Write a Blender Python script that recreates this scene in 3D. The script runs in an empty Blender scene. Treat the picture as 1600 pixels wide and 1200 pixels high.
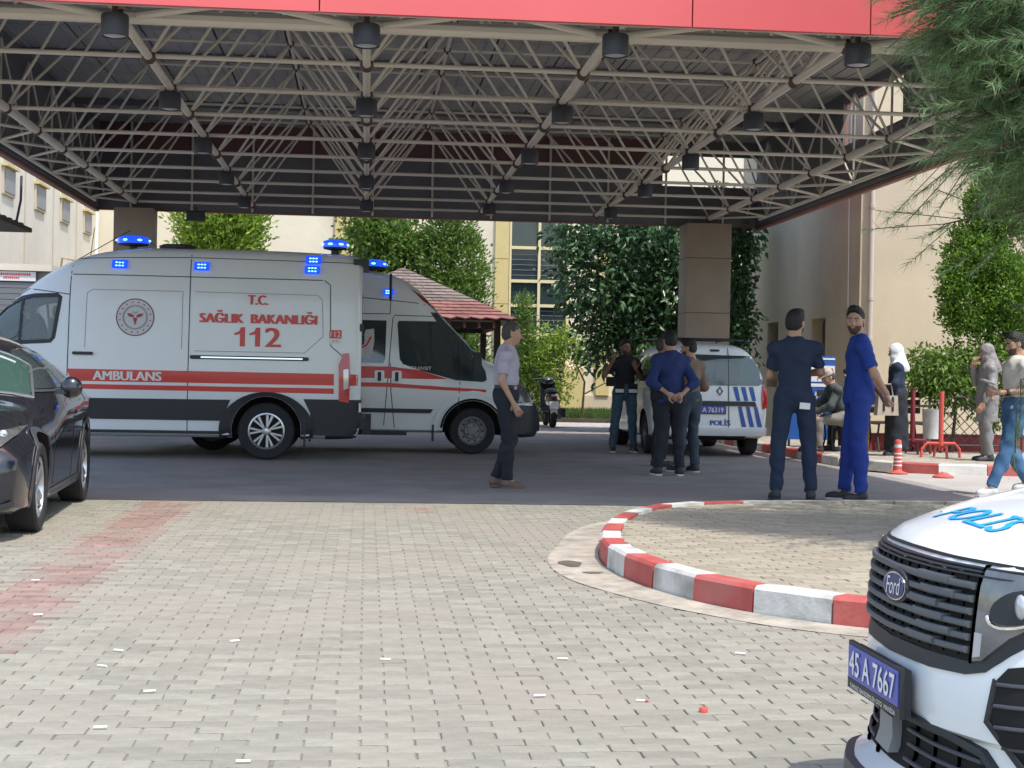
import bpy, bmesh, math, random
import numpy as np
from math import sin, cos, pi, radians, atan2, sqrt
from mathutils import Vector, Matrix
from mathutils.bvhtree import BVHTree
random.seed(7); rng = np.random.default_rng(7)
sc = bpy.context.scene
# ---------------------------------------------------------------- camera
cam = bpy.data.cameras.new("camera"); camo = bpy.data.objects.new("camera", cam); sc.collection.objects.link(camo)
cam.sensor_width = 36; cam.lens = 54.0; cam.clip_start = .1; cam.clip_end = 3000
YAW, PITCH, ROLL = -math.atan(228/2400), -18/2400, .0195
camo.location = (0, 0, 1.2)
camo.rotation_euler = (Matrix.Rotation(YAW, 3, 'Z') @ Matrix.Rotation(PITCH, 3, 'X') @ Matrix.Rotation(pi/2, 3, 'X') @ Matrix.Rotation(ROLL, 3, 'Z')).to_euler()
sc.camera = camo
# ---------------------------------------------------------------- light
SUNV = Vector((.26, -.37, 1.0))           # towards the sun: behind the camera and a little to the right
w = bpy.data.worlds.new("World"); sc.world = w; w.use_nodes = True
nt = w.node_tree; bg = nt.nodes["Background"]
sky = nt.nodes.new("ShaderNodeTexSky"); sky.sky_type = 'NISHITA'; sky.sun_disc = False
sky.sun_elevation = math.atan2(1.0, sqrt(.26**2+.37**2)); sky.sun_rotation = math.atan2(.26, -.37)
sky.air_density = 1.3; sky.dust_density = 1.8
nt.links.new(sky.outputs[0], bg.inputs[0]); bg.inputs[1].default_value = .15
sun = bpy.data.lights.new("sun", 'SUN'); sun.energy = 2.1; sun.angle = radians(.55); sun.color = (1, .955, .87)
suno = bpy.data.objects.new("sun", sun); sc.collection.objects.link(suno)
suno.rotation_euler = SUNV.to_track_quat('Z', 'Y').to_euler(); suno.location = (0, 0, 30)
sc.view_settings.view_transform = 'Standard'; sc.view_settings.look = 'None'
sc.view_settings.exposure = .98; sc.view_settings.gamma = 1
sc.cycles.max_bounces = 8; sc.cycles.diffuse_bounces = 5; sc.cycles.transparent_max_bounces = 12
sc.cycles.use_denoising = True; sc.cycles.caustics_reflective = False; sc.cycles.caustics_refractive = False
# ---------------------------------------------------------------- materials
MAT = {}
def mat(name, col, rough=.6, metal=0, var=0, vs=4, bump=0, bs=60, coat=0, emit=0, attr=0, alpha=1, trans=0, spec=.5, var2=None, v2s=.6):
    m = bpy.data.materials.new(name); m.use_nodes = True; t = m.node_tree; b = t.nodes["Principled BSDF"]; N = t.nodes.new; L = t.links.new
    b.inputs["Base Color"].default_value = (*col, 1); b.inputs["Roughness"].default_value = rough; b.inputs["Metallic"].default_value = metal
    b.inputs["Specular IOR Level"].default_value = spec
    b.inputs["Coat Weight"].default_value = coat; b.inputs["Coat Roughness"].default_value = .04
    tc = N("ShaderNodeTexCoord"); src = None
    def mix(fac, a, c, kind='MIX'):
        x = N("ShaderNodeMix"); x.data_type = 'RGBA'; x.blend_type = kind
        if isinstance(fac, float): x.inputs[0].default_value = fac
        else: L(fac, x.inputs[0])
        for k, v in ((6, a), (7, c)):
            if isinstance(v, tuple): x.inputs[k].default_value = (*v[:3], 1)
            else: L(v, x.inputs[k])
        return x.outputs[2]
    if var:
        n = N("ShaderNodeTexNoise"); n.inputs["Scale"].default_value = vs; n.inputs["Detail"].default_value = 6; n.inputs["Roughness"].default_value = .65
        L(tc.outputs["Object"], n.inputs["Vector"])
        r = N("ShaderNodeMapRange"); r.inputs[1].default_value = .3; r.inputs[2].default_value = .7; L(n.outputs[0], r.inputs[0])
        src = mix(r.outputs[0], tuple(c*(1-var) for c in col), tuple(min(1, c*(1+var)) for c in col))
    if attr:
        a = N("ShaderNodeAttribute"); a.attribute_name = "pv"
        r = N("ShaderNodeMapRange"); r.inputs[3].default_value = 1-attr; r.inputs[4].default_value = 1+attr; L(a.outputs["Fac"], r.inputs[0])
        cc = N("ShaderNodeCombineColor")
        for k in range(3): L(r.outputs[0], cc.inputs[k])
        src = mix(1.0, src if src else col, cc.outputs[0], 'MULTIPLY')
    if var2:
        n = N("ShaderNodeTexNoise"); n.inputs["Scale"].default_value = v2s; n.inputs["Detail"].default_value = 5
        g = N("ShaderNodeNewGeometry"); L(g.outputs["Position"], n.inputs["Vector"])
        r = N("ShaderNodeMapRange"); r.inputs[1].default_value = .48; r.inputs[2].default_value = .68; L(n.outputs[0], r.inputs[0])
        src = mix(r.outputs[0], src if src else col, var2)
    if src: L(src, b.inputs["Base Color"])
    if bump:
        n = N("ShaderNodeTexNoise"); n.inputs["Scale"].default_value = bs; n.inputs["Detail"].default_value = 4; L(tc.outputs["Object"], n.inputs["Vector"])
        bp = N("ShaderNodeBump"); bp.inputs["Strength"].default_value = bump; bp.inputs["Distance"].default_value = .01
        L(n.outputs[0], bp.inputs["Height"]); L(bp.outputs[0], b.inputs["Normal"])
    if emit:
        b.inputs["Emission Color"].default_value = (*col, 1); b.inputs["Emission Strength"].default_value = emit
    if alpha < 1:
        b.inputs["Alpha"].default_value = alpha
    if trans:                                   # leaf: some light passes through
        tr = N("ShaderNodeBsdfTranslucent"); mx = N("ShaderNodeMixShader"); mx.inputs[0].default_value = trans
        if src: L(src, tr.inputs[0])
        else: tr.inputs[0].default_value = (*col, 1)
        L(b.outputs[0], mx.inputs[1]); L(tr.outputs[0], mx.inputs[2]); L(mx.outputs[0], t.nodes["Material Output"].inputs[0])
    MAT[name] = m; return m
mat('asphalt', (.30,.275,.268), .85, var=.22, vs=1.3, bump=.5, bs=90, var2=(.33,.265,.26), v2s=.35)
mat('concrete', (.42,.385,.36), .85, var=.14, vs=1.2, bump=.35, bs=50)
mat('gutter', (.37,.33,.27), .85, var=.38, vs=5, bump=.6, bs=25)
mat('bed', (.24,.225,.19), .95, var=.45, vs=2.5, bump=.5, bs=80)
mat('paver', (.27,.255,.208), .82, attr=.14, var=.12, vs=14, bump=.35, bs=130, var2=(.30,.265,.22), v2s=.5)
mat('paver_red', (.275,.185,.155), .82, attr=.18, var=.2, vs=9, bump=.35, bs=130, var2=(.28,.255,.21), v2s=2.0)
mat('paver_island', (.32,.28,.21), .85, attr=.14, var=.14, vs=14, bump=.35, bs=130)
mat('soil', (.09,.07,.05), .95, var=.4, vs=6, bump=.6)
mat('grass', (.075,.14,.03), .8, attr=.5, trans=.3)
mat('kerb_white', (.62,.61,.57), .7, var=.16, vs=3, bump=.4, bs=30, var2=(.33,.31,.28), v2s=3.4)
mat('kerb_red', (.45,.085,.075), .6, var=.18, vs=4, bump=.35, bs=40, var2=(.45,.13,.11), v2s=4)
mat('steel_cream', (.66,.615,.52), .45, var=.12, vs=3, spec=.4)
mat('steel_node', (.09,.05,.04), .6)
mat('deck', (.36,.36,.345), .7, var=.12, vs=.8)
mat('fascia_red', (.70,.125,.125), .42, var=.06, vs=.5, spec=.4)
mat('fascia_in', (.15,.15,.16), .7, var=.15, vs=1)
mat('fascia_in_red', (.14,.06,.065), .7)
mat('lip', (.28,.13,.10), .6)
mat('lamp_dark', (.035,.04,.05), .55)
mat('lamp_glass', (.45,.47,.5), .25)
mat('pillar', (.30,.255,.20), .8, var=.1, vs=2, bump=.2)
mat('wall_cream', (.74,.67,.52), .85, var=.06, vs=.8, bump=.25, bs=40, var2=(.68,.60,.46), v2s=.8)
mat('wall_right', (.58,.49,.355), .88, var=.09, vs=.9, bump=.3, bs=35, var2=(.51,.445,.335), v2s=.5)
mat('wall_left', (.72,.66,.56), .88, var=.09, vs=.7, bump=.2)
mat('yellow_panel', (.62,.50,.22), .6, var=.05)
mat('win_frame', (.72,.62,.36), .5)
mat('brown', (.13,.09,.06), .7)
mat('glass_dark', (.03,.045,.05), .08, spec=.6, var=.3, vs=.7)
mat('shutter', (.20,.21,.23), .5, metal=.3)
mat('grey', (.28,.28,.29), .6)
mat('awning_dark', (.06,.055,.05), .7, var=.2)
mat('awning_yellow', (.55,.52,.12), .6)
mat('pipe', (.55,.48,.42), .4)
mat('shingle', (.20,.155,.135), .9, attr=.25, var=.15, vs=20, bump=.4)
mat('shingle_red', (.25,.11,.095), .85, attr=.2, var=.15, vs=20, bump=.4)
mat('wood_dark', (.04,.025,.02), .6)
mat('bark', (.09,.065,.045), .9, var=.35, vs=15, bump=.8, bs=40)
mat('leaf_mag', (.075,.155,.065), .30, attr=.6, trans=.25)
mat('leaf_light', (.15,.25,.045), .5, attr=.45, trans=.4)
mat('leaf_yellow', (.25,.37,.05), .5, attr=.4, trans=.42)
mat('leaf_thuja', (.14,.27,.03), .55, attr=.5, trans=.3)
mat('needle', (.19,.31,.13), .5, attr=.5, trans=.35)
mat('paint_white', (.80,.84,.87), .28, coat=.5, var=.03, vs=1)
mat('paint_police', (.80,.83,.85), .22, coat=.6)
mat('paint_black', (.010,.012,.018), .2, coat=1.0)
mat('trim', (.022,.025,.03), .5, bump=.12, bs=200)
mat('trim_mid', (.055,.06,.07), .45)
mat('rubber', (.02,.021,.024), .8, bump=.2, bs=90)
mat('well', (.01,.01,.01), .9)
mat('seam', (.05,.055,.06), .7)
mat('alloy', (.55,.57,.60), .28, metal=.85)
mat('steel_rim', (.20,.21,.22), .5, metal=.4)
mat('chrome', (.75,.76,.78), .12, metal=1)
mat('carglass', (.04,.055,.06), .04, spec=.8, coat=.3)
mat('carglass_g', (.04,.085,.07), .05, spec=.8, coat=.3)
mat('glass_thin', (.55,.65,.66), .03, alpha=.35)
mat('red', (.68,.045,.035), .4, coat=.2)
mat('red_dark', (.33,.02,.03), .4, coat=.2)
mat('red_lens', (.55,.012,.015), .15, coat=.6)
mat('clear_lens', (.55,.57,.6), .1, metal=.3, coat=.8)
mat('headlamp', (.17,.175,.18), .12, metal=.3, coat=1, var=.4, vs=9)
mat('slat_grey', (.085,.092,.10), .42)
mat('badge_navy', (.015,.03,.13), .3, coat=.5)
mat('pillar_grey', (.45,.50,.47), .3)
mat('blue_lens', (.01,.06,.6), .15, coat=.5, emit=.8)
mat('blue_glow', (.10,.30,1.0), .3, emit=3.5)
mat('white_print', (.8,.8,.8), .4)
mat('text_blue', (.02,.10,.42), .4)
mat('text_cyan', (.0,.36,.75), .4)
mat('plate_blue', (.06,.09,.42), .35)
mat('emblem_ring', (.22,.05,.08), .5)
mat('emblem_white', (.66,.66,.69), .5)
mat('skin', (.47,.275,.185), .55, var=.08, vs=12)
mat('skin_dark', (.27,.14,.09), .55, var=.08, vs=12)
mat('hair', (.012,.010,.010), .6, bump=.5, bs=160)
mat('hair_grey', (.06,.055,.052), .7, bump=.5, bs=160)
mat('stubble', (.085,.05,.036), .8)
mat('damp', (.17,.14,.11), .35, var=.3, vs=9)
mat('eye_white', (.6,.58,.55), .3)
mat('eye_dark', (.015,.01,.008), .3)
mat('lip_skin', (.36,.13,.11), .5)
def cloth(n, c, r=.85, **k): return mat(n, c, r, var=k.get('var', .12), vs=k.get('vs', 6), bump=.9, bs=k.get('bs', 13))
cloth('lilac', (.46,.42,.50)); cloth('black_cloth', (.016,.018,.026)); cloth('navy_cloth', (.012,.022,.052)); cloth('navy_scrub', (.016,.028,.062))
cloth('navy_shirt', (.018,.035,.135)); cloth('royal', (.012,.045,.27)); cloth('royal2', (.014,.04,.25)); cloth('jeans', (.07,.13,.20), var=.25)
cloth('jeans2', (.06,.15,.29), var=.25); cloth('jeans_dark', (.045,.065,.09)); cloth('beige_knit', (.22,.15,.105)); cloth('white_tee', (.66,.63,.57))
cloth('white_scarf', (.72,.74,.76), var=.05); cloth('grey_silk', (.21,.205,.21), .5); cloth('scarf_grey', (.22,.20,.20), .7, var=.5, vs=30)
cloth('olive_jacket', (.06,.075,.075), var=.35, vs=20); cloth('grey_trouser', (.20,.19,.17)); cloth('cap_beige', (.45,.40,.33)); cloth('bag', (.42,.35,.29))
mat('shoe_dark', (.03,.03,.035), .6); mat('shoe_brown', (.17,.11,.09), .6); mat('sole', (.66,.66,.64), .6)
mat('reflective', (.62,.68,.70), .35, metal=.2); mat('brass', (.33,.24,.11), .45, metal=.3); mat('paper', (.8,.8,.78), .6)
mat('sign_blue', (.02,.11,.42), .5); mat('maroon', (.20,.02,.03), .5, var=.15); mat('low_red', (.36,.05,.05), .7, var=.2)
mat('bucket', (.55,.56,.56), .55, var=.2, vs=7); mat('iron', (.02,.02,.022), .6); mat('cup_red', (.3,.02,.02), .4)
mat('butt', (.75,.70,.6), .8); mat('pinkred', (.62,.10,.08), .5, var=.15, vs=9)
# ---------------------------------------------------------------- builders
COL = sc.collection
def link(name, me, parent=None, loc=None, rot=None):
    o = bpy.data.objects.new(name, me); COL.objects.link(o); o.parent = parent
    if loc is not None: o.location = loc
    if rot is not None: o.rotation_euler = rot
    return o
def tag(o, label, cat, group=None):
    o['label'] = label; o['category'] = cat
    if group: o['group'] = group
    return o
def thing(name, label, cat, loc=(0,0,0), rz=0, group=None):
    o = link(name, None, None, loc, (0, 0, rz)); o.empty_display_size = .2
    return tag(o, label, cat, group)
def kind(o, k): o['kind'] = k; return o
class MB:
    def __init__(s): s.v = []; s.f = []; s.m = []; s.cm = 0; s.a = []; s.ca = .5
    def add(s, vs, fs):
        b = len(s.v); s.v += [tuple(v) for v in vs]
        for f in fs: s.f.append([i+b for i in f]); s.m.append(s.cm); s.a.append(s.ca)
        return s
    def box(s, c, d, M=None):
        x, y, z = d[0]/2, d[1]/2, d[2]/2
        vs = [Vector((i*x, j*y, k*z)) for i in (-1,1) for j in (-1,1) for k in (-1,1)]
        if M is not None: vs = [M @ v for v in vs]
        c = Vector(c); return s.add([v+c for v in vs], [(0,1,3,2),(4,6,7,5),(0,4,5,1),(2,3,7,6),(0,2,6,4),(1,5,7,3)])
    def bbox(s, a, b): return s.box([(a[i]+b[i])/2 for i in range(3)], [abs(b[i]-a[i]) for i in range(3)])
    def tube(s, pts, r, n=8, caps=True, flat=1.0):
        pts = [Vector(p) for p in pts]; rr = r if isinstance(r, (list, tuple)) else [r]*len(pts); vs = []; fs = []
        up = None
        for i, p in enumerate(pts):
            d = (pts[min(i+1, len(pts)-1)] - pts[max(i-1, 0)]).normalized()
            if up is None: up = Vector((0,0,1)) if abs(d.z) < .9 else Vector((0,1,0))
            sd = d.cross(up).normalized(); up = sd.cross(d).normalized()
            for k in range(n):
                a = 2*pi*k/n; vs.append(p + sd*cos(a)*rr[i] + up*sin(a)*rr[i]*flat)
        for i in range(len(pts)-1):
            for k in range(n): fs.append((i*n+k, i*n+(k+1)%n, (i+1)*n+(k+1)%n, (i+1)*n+k))
        if caps: fs += [tuple(range(n))[::-1], tuple((len(pts)-1)*n+k for k in range(n))]
        return s.add(vs, fs)
    def lathe(s, prof, c=(0,0,0), M=None, n=20, cap=True):   # prof: (radius, z)
        vs = []; fs = []; c = Vector(c)
        for r, z in prof:
            for k in range(n):
                v = Vector((r*cos(2*pi*k/n), r*sin(2*pi*k/n), z)); vs.append((M @ v if M is not None else v) + c)
        for i in range(len(prof)-1):
            for k in range(n): fs.append((i*n+k, i*n+(k+1)%n, (i+1)*n+(k+1)%n, (i+1)*n+k))
        if cap: fs += [tuple(range(n))[::-1], tuple((len(prof)-1)*n+k for k in range(n))]
        return s.add(vs, fs)
    def ball(s, c, r, n=12, m=8, M=None):
        rx, ry, rz = r if isinstance(r, (list, tuple)) else (r, r, r)
        c = Vector(c); vs = []; fs = []
        for i in range(m+1):
            t = pi*(i+.02)/(m+.04)
            for k in range(n):
                a = 2*pi*k/n; v = Vector((rx*sin(t)*cos(a), ry*sin(t)*sin(a), rz*cos(t)))
                vs.append((M @ v if M is not None else v)+c)
        for i in range(m):
            for k in range(n): fs.append((i*n+k, (i+1)*n+k, (i+1)*n+(k+1)%n, i*n+(k+1)%n))
        return s.add(vs, fs)
    def prism(s, poly, a, b, axis=2):       # poly in the two other axes, extruded from a to b on axis
        def P(p, h):
            return {2: (p[0], p[1], h), 1: (p[0], h, p[1]), 0: (h, p[0], p[1])}[axis]
        n = len(poly); vs = [P(p, a) for p in poly]+[P(p, b) for p in poly]
        fs = [tuple(range(n)), tuple(range(2*n-1, n-1, -1))]+[(i, i+n, (i+1)%n+n, (i+1)%n) for i in range(n)]
        return s.add(vs, fs)
    def mesh(s, name, mats, smooth=False, ang=35):
        me = bpy.data.meshes.new(name); me.from_pydata(s.v, [], s.f)
        for m in (mats if isinstance(mats, (list, tuple)) else [mats]): me.materials.append(MAT[m])
        if len(me.materials) > 1: me.polygons.foreach_set("material_index", s.m)
        if any(x != .5 for x in s.a):
            at = me.attributes.new("pv", 'FLOAT', 'FACE'); at.data.foreach_set("value", s.a)
        fixn(me)
        if smooth:
            me.polygons.foreach_set("use_smooth", [True]*len(me.polygons)); me.set_sharp_from_angle(angle=radians(ang))
        return me
    def build(s, name, mats, parent=None, smooth=False, ang=35, loc=None, rot=None):
        return link(name, s.mesh(name, mats, smooth, ang), parent, loc, rot)
def fixn(me):
    bm = bmesh.new(); bm.from_mesh(me); bmesh.ops.recalc_face_normals(bm, faces=bm.faces); bm.to_mesh(me); bm.free()
def npmesh(name, V, F, material, pv=None, smooth=False):
    """V (n,3) float, F (m,k) int with one k"""
    me = bpy.data.meshes.new(name); k = F.shape[1]
    me.vertices.add(len(V)); me.vertices.foreach_set("co", V.astype(np.float32).ravel())
    me.loops.add(F.size); me.loops.foreach_set("vertex_index", F.astype(np.int32).ravel())
    me.polygons.add(len(F)); me.polygons.foreach_set("loop_start", np.arange(0, F.size, k, dtype=np.int32))
    me.update(calc_edges=True)
    if pv is not None:
        at = me.attributes.new("pv", 'FLOAT', 'FACE'); at.data.foreach_set("value", pv.astype(np.float32))
    if smooth: me.polygons.foreach_set("use_smooth", np.ones(len(F), bool))
    me.materials.append(MAT[material]); return me
def sheet(name, poly, z, material, parent=None):
    m = MB(); m.add([(x, y, z) for x, y in poly], [tuple(range(len(poly)))]); return m.build(name, material, parent)
UC = MB().lathe([(1, -.5), (1, .5)], n=9).mesh('tube_unit', 'steel_cream', True)
def rod(name, a, b, r, parent, me=UC):
    a, b = Vector(a), Vector(b); d = b-a
    o = link(name, me, parent, (a+b)/2, d.to_track_quat('Z', 'Y').to_euler()); o.scale = (r, r, d.length); return o
def text2d(s, height, width=None, shear=0, bold=0, res=3):
    """flat text as 2D verts (centred) and faces"""
    c = bpy.data.curves.new("t", 'FONT'); c.body = s; c.size = 1; c.shear = shear; c.offset = bold; c.resolution_u = res
    o = bpy.data.objects.new("t", c); me = bpy.data.meshes.new_from_object(o)
    v = np.array([p.co[:2] for p in me.vertices]); f = [list(p.vertices) for p in me.polygons]
    bpy.data.objects.remove(o); bpy.data.meshes.remove(me)
    lo, hi = v.min(0), v.max(0); v = (v-(lo+hi)/2); k = height/(hi[1]-lo[1]); v = v*k
    if width: v[:, 0] *= width/((hi[0]-lo[0])*k)
    return v, f
def flat_text(name, s, height, width, o, u, w, material, parent=None, off=.003, **k):
    v, f = text2d(s, height, width, **k); o, u, w = Vector(o), Vector(u), Vector(w); n = u.cross(w)
    m = MB(); m.add([o+u*a+w*b+n*off for a, b in v], f); return m.build(name, material, parent)
# ================================================================ ground
kind(sheet('ground', [(-400,-60),(400,-60),(400,900),(-400,900)], -.03, 'concrete'), 'structure')
kind(sheet('road_under_canopy', [(-14,14.02),(6.52,14.02),(6.52,36.5),(-14,36.5)], -.004, 'asphalt'), 'structure')
kind(sheet('sunlit_road', [(6.52,9),(20,9),(20,19.3),(6.52,19.3)], -.005, 'concrete'), 'structure')
kind(sheet('far_pavement', [(2.2,33.9),(12,33.9),(12,37.3),(2.2,37.3)], .004, 'concrete'), 'structure')
ISL = [(2.75,6.93),(2.39,7.16),(2.19,7.32),(1.95,7.62),(1.76,7.95),(1.61,8.42),(1.515,8.92),(1.49,9.5),(1.535,10.0),(1.63,10.5),(1.8,11.2),(2.05,11.9),(2.4,12.5),(2.85,12.85),(3.5,13.02),(5,13.1),(9,13.15)]
def resample(pts, step):
    out = [Vector(pts[0])]; acc = 0
    for i in range(len(pts)-1):
        a, b = Vector(pts[i]), Vector(pts[i+1]); L = (b-a).length; t = step-acc
        while t <= L: out.append(a+(b-a)*t/L); t += step
        acc = (acc+L) % step
    return out
def smooth2(pts, n=3):
    pts = [Vector(p) for p in pts]
    for _ in range(n):
        q = [pts[0]]
        for a, b in zip(pts[:-1], pts[1:]): q += [a*.75+b*.25, a*.25+b*.75]
        pts = q+[pts[-1]]
    return pts
islc = smooth2([(8.5,4.6),(4.2,6.2)]+ISL, 2)
def offs(pts, d):
    out = []
    for i, p in enumerate(pts):
        t = (pts[min(i+1, len(pts)-1)]-pts[max(i-1, 0)]).normalized(); out.append(p+Vector((t.y, -t.x))*d)
    return out
def inside(p, poly):
    x, y = p; c = False; j = len(poly)-1
    for i in range(len(poly)):
        xi, yi = poly[i][0], poly[i][1]; xj, yj = poly[j][0], poly[j][1]
        if (yi > y) != (yj > y) and x < (xj-xi)*(y-yi)/(yj-yi)+xi: c = not c
        j = i
    return c
isl_poly = [tuple(p) for p in islc]+[(9,4.6)]
islc = resample([tuple(q) for q in islc], .12)
gut = [p+Vector((.02*sin(i*.31), .015*cos(i*.23))) for i, p in enumerate(offs(islc, -.22))]
gut = [p+(p-c_).normalized()*(.10*max(0, min(1, (p.y-7.6)/1.2))) for p, c_ in zip(gut, islc)]
gp = [tuple(p) for p in offs(islc, -.12)]+[(9.2,4.4)]
m = MB(); n = len(islc)
m.add([(p.x, p.y, .0035) for p in gut]+[(p.x, p.y, .010) for p in islc], [(i, i+1, n+i+1, n+i) for i in range(n-1)])
kind(m.build('concrete_gutter', 'gutter'), 'structure')
kind(sheet('road_marking', [(-2.82,20.6),(-2.74,20.6),(-2.70,24.4),(-2.78,24.4)], .0005, 'gutter'), 'structure')
# pavers: rows run across, joints staggered by half a stone
def paver_pts(cx, cy, lx, ly, rot, dz, ch=.003, z0=-.014):
    a = .0045; hx, hy = lx/2, ly/2
    o = [(-hx,-hy),(-hx/2,-hy+a),(0,-hy),(hx/2,-hy+a),(hx,-hy),(hx,hy),(hx/2,hy+a),(0,hy),(-hx/2,hy+a),(-hx,hy)]
    c, s = cos(rot), sin(rot); tx, ty = rng.normal(0, .006, 2)
    def T(p, k, z): x, y = p[0]*k[0], p[1]*k[1]; return (cx+x*c-y*s, cy+x*s+y*c, z+dz+(0 if z < -.01 else x*tx+y*ty))
    k2 = ((hx-ch)/hx, (hy-ch)/hy)
    return [T(p, (1,1), z0) for p in o]+[T(p, (1,1), -.0025) for p in o]+[T(p, k2, 0) for p in o]
PF = [(i, (i+1)%10, (i+1)%10+10, i+10) for i in range(10)]+[(i+10, (i+1)%10+10, (i+1)%10+20, i+20) for i in range(10)]+[(20,21,28,29),(21,22,27,28),(22,23,26,27),(23,24,25,26)]
def one_paver(parent, args, material, z=0):
    m = MB(); m.ca = rng.random(); cx, cy = args[0], args[1]
    v = paver_pts(0, 0, *args[2:]); m.add(v, PF)
    me = bpy.data.meshes.new('paver'); me.from_pydata(m.v, [], m.f); me.materials.append(MAT[material])
    at = me.attributes.new("pv", 'FLOAT', 'FACE'); at.data.foreach_set("value", m.a)
    return link('paver', me, parent, (cx, cy, z))
def pave(name, xr, yr, ok, pick, near, bedpoly, material, redf=None, z=0):
    bed = kind(sheet(name, bedpoly, z-.0065, 'bed'), 'structure')
    px, py = .178, .087; cells = []
    for r in range(int(yr[0]/py), int(yr[1]/py)):
        for c in range(int(xr[0]/px)-1, int(xr[1]/px)+1):
            x = (c+.5*(r % 2))*px; y = r*py
            if ok((x, y)): cells.append((x, y))
    vis = sorted([c for c in cells if pick(c)], key=near)[:300]; vs = set(vis)
    groups = {}
    for x, y in cells:
        red = redf((x, y)) if redf else False
        g = rng.random() < .05
        a = (x+rng.normal(0,.0016), y+rng.normal(0,.001), px-.0050-(.004 if g else 0)-abs(rng.normal(0,.001)), py-.0020, rng.normal(0,.006), rng.normal(0,.0009))
        mt = 'paver_red' if red else material
        if (x, y) in vs: one_paver(bed, a, mt, z)
        else:
            m = groups.setdefault(mt, MB()); m.ca = rng.random(); m.add([(p[0], p[1], p[2]+z) for p in paver_pts(*a)], PF)
    for mt, m in groups.items():
        me = bpy.data.meshes.new('pavers'); me.from_pydata(m.v, [], m.f); me.materials.append(MAT[mt])
        at = me.attributes.new("pv", 'FLOAT', 'FACE'); at.data.foreach_set("value", m.a)
        kind(link('distant_pavers', me, bed), 'stuff')
def infov(p, mg=0):
    x, y = p; d = (y*.9955+x*.0946); l = (x*.9955-y*.0946)/max(d, .1); return abs(l) < .335 and d > 4.62
redf = lambda p: -1.93+.12*sin(p[1]*1.3)*0 < p[0] < -1.5 and p[1] > 6.4 or (p[1] > 13.0 and p[1] < 13.4 and .4 < p[0] < .6)
pave('paved_forecourt', (-5.2, 6.9), (4.0, 14.0), lambda p: not inside(p, gp) and (abs(p[0]) < 4 or p[1] > 7.5 or p[0] > 0), infov, lambda p: p[1], [(-14,-3),(6.52,-3),(6.52,14.02),(-14,14.02)], 'paver', redf)
inn = offs(islc, .14); ipoly = [tuple(p) for p in inn]+[(9,4.9)]
pave('island_paving', (1.6, 7.2), (5.2, 13.1), lambda p: inside(p, ipoly), infov, lambda p: p[1] if p[0] < .33*p[1] else 99, ipoly, 'paver_island', z=.125)
# kerb stones
def kerb(name, pts, step, h, wd, label=None, first=0, z0=-.01, solid=None):
    q = resample(pts, step); root = MB(); out = []
    base = kind(MB().add([(p.x, p.y, z0) for p in q]+[(p.x, p.y, z0) for p in offs(q, wd)], [(i, i+1, len(q)+i+1, len(q)+i) for i in range(len(q)-1)]).build(name, 'concrete'), 'structure')
    for i in range(len(q)-1):
        a, b = q[i], q[i+1]; t = (b-a).normalized(); nn = Vector((t.y, -t.x)); a2 = a+t*.006; b2 = b-t*.006
        j = rng.normal(0, .005); hh = h+rng.normal(0, .003)
        def R(p, d, z): p = p+nn*(d+j); return (p.x, p.y, z)
        ch = .018
        v = [R(a2,0,z0),R(b2,0,z0),R(b2,.006,hh-ch),R(a2,.006,hh-ch),R(b2,.006+ch,hh),R(a2,.006+ch,hh),R(b2,wd,hh),R(a2,wd,hh),R(b2,wd,z0),R(a2,wd,z0)]
        m = MB().add(v, [(0,1,2,3),(3,2,4,5),(5,4,6,7),(7,6,8,9),(0,3,5,7,9),(1,8,6,4,2)])
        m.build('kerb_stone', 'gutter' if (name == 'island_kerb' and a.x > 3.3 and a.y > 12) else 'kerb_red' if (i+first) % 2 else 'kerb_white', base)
    return base
kerb('island_kerb', [tuple(p) for p in resample([tuple(q) for q in islc], .02)[14:]], .465, .145, .14, first=0)
KR = smooth2([(6.35,30),(6.38,25),(6.44,22.8),(6.44,21.6),(6.52,20.5),(6.76,19.55),(7.2,19.12),(7.9,18.98),(9.0,18.93),(16,18.9)], 2)
KR = KR[::-1]
kerb('pavement_kerb', [tuple(p) for p in KR], .62, .13, .15, first=1)
m = MB(); ko = offs(KR, .145)
m.prism([tuple(p) for p in ko]+[(6.6,34),(16,34)], -.02, .122)
kind(m.build('right_pavement', 'gutter'), 'structure')
# grass bed
m = MB(); m.prism([(4.6,37.4),(13,37.2),(13,46.2),(-8,46.2),(-8,38.5),(3,38.4)], -.02, .10); kind(m.build('lawn_bed', 'soil'), 'structure')
n = 16000; gx = rng.uniform(3.2, 9.5, n); gy = 37.5+rng.random(n)**1.3*8; gh = rng.uniform(.06, .16, n); ga = rng.uniform(0, 2*pi, n)
B = np.stack([gx, gy, np.full(n, .1)], 1); dx = np.stack([np.cos(ga), np.sin(ga), 0*ga], 1)*.012; tp = B+np.stack([rng.normal(0,.03,n), rng.normal(0,.03,n), gh], 1)
V = np.concatenate([B-dx, B+dx, tp]); F = np.stack([np.arange(n), np.arange(n)+n, np.arange(n)+2*n], 1)
o = link('lawn_grass', npmesh('grass', V, F, 'grass', rng.random(n))); kind(o, 'stuff')
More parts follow.
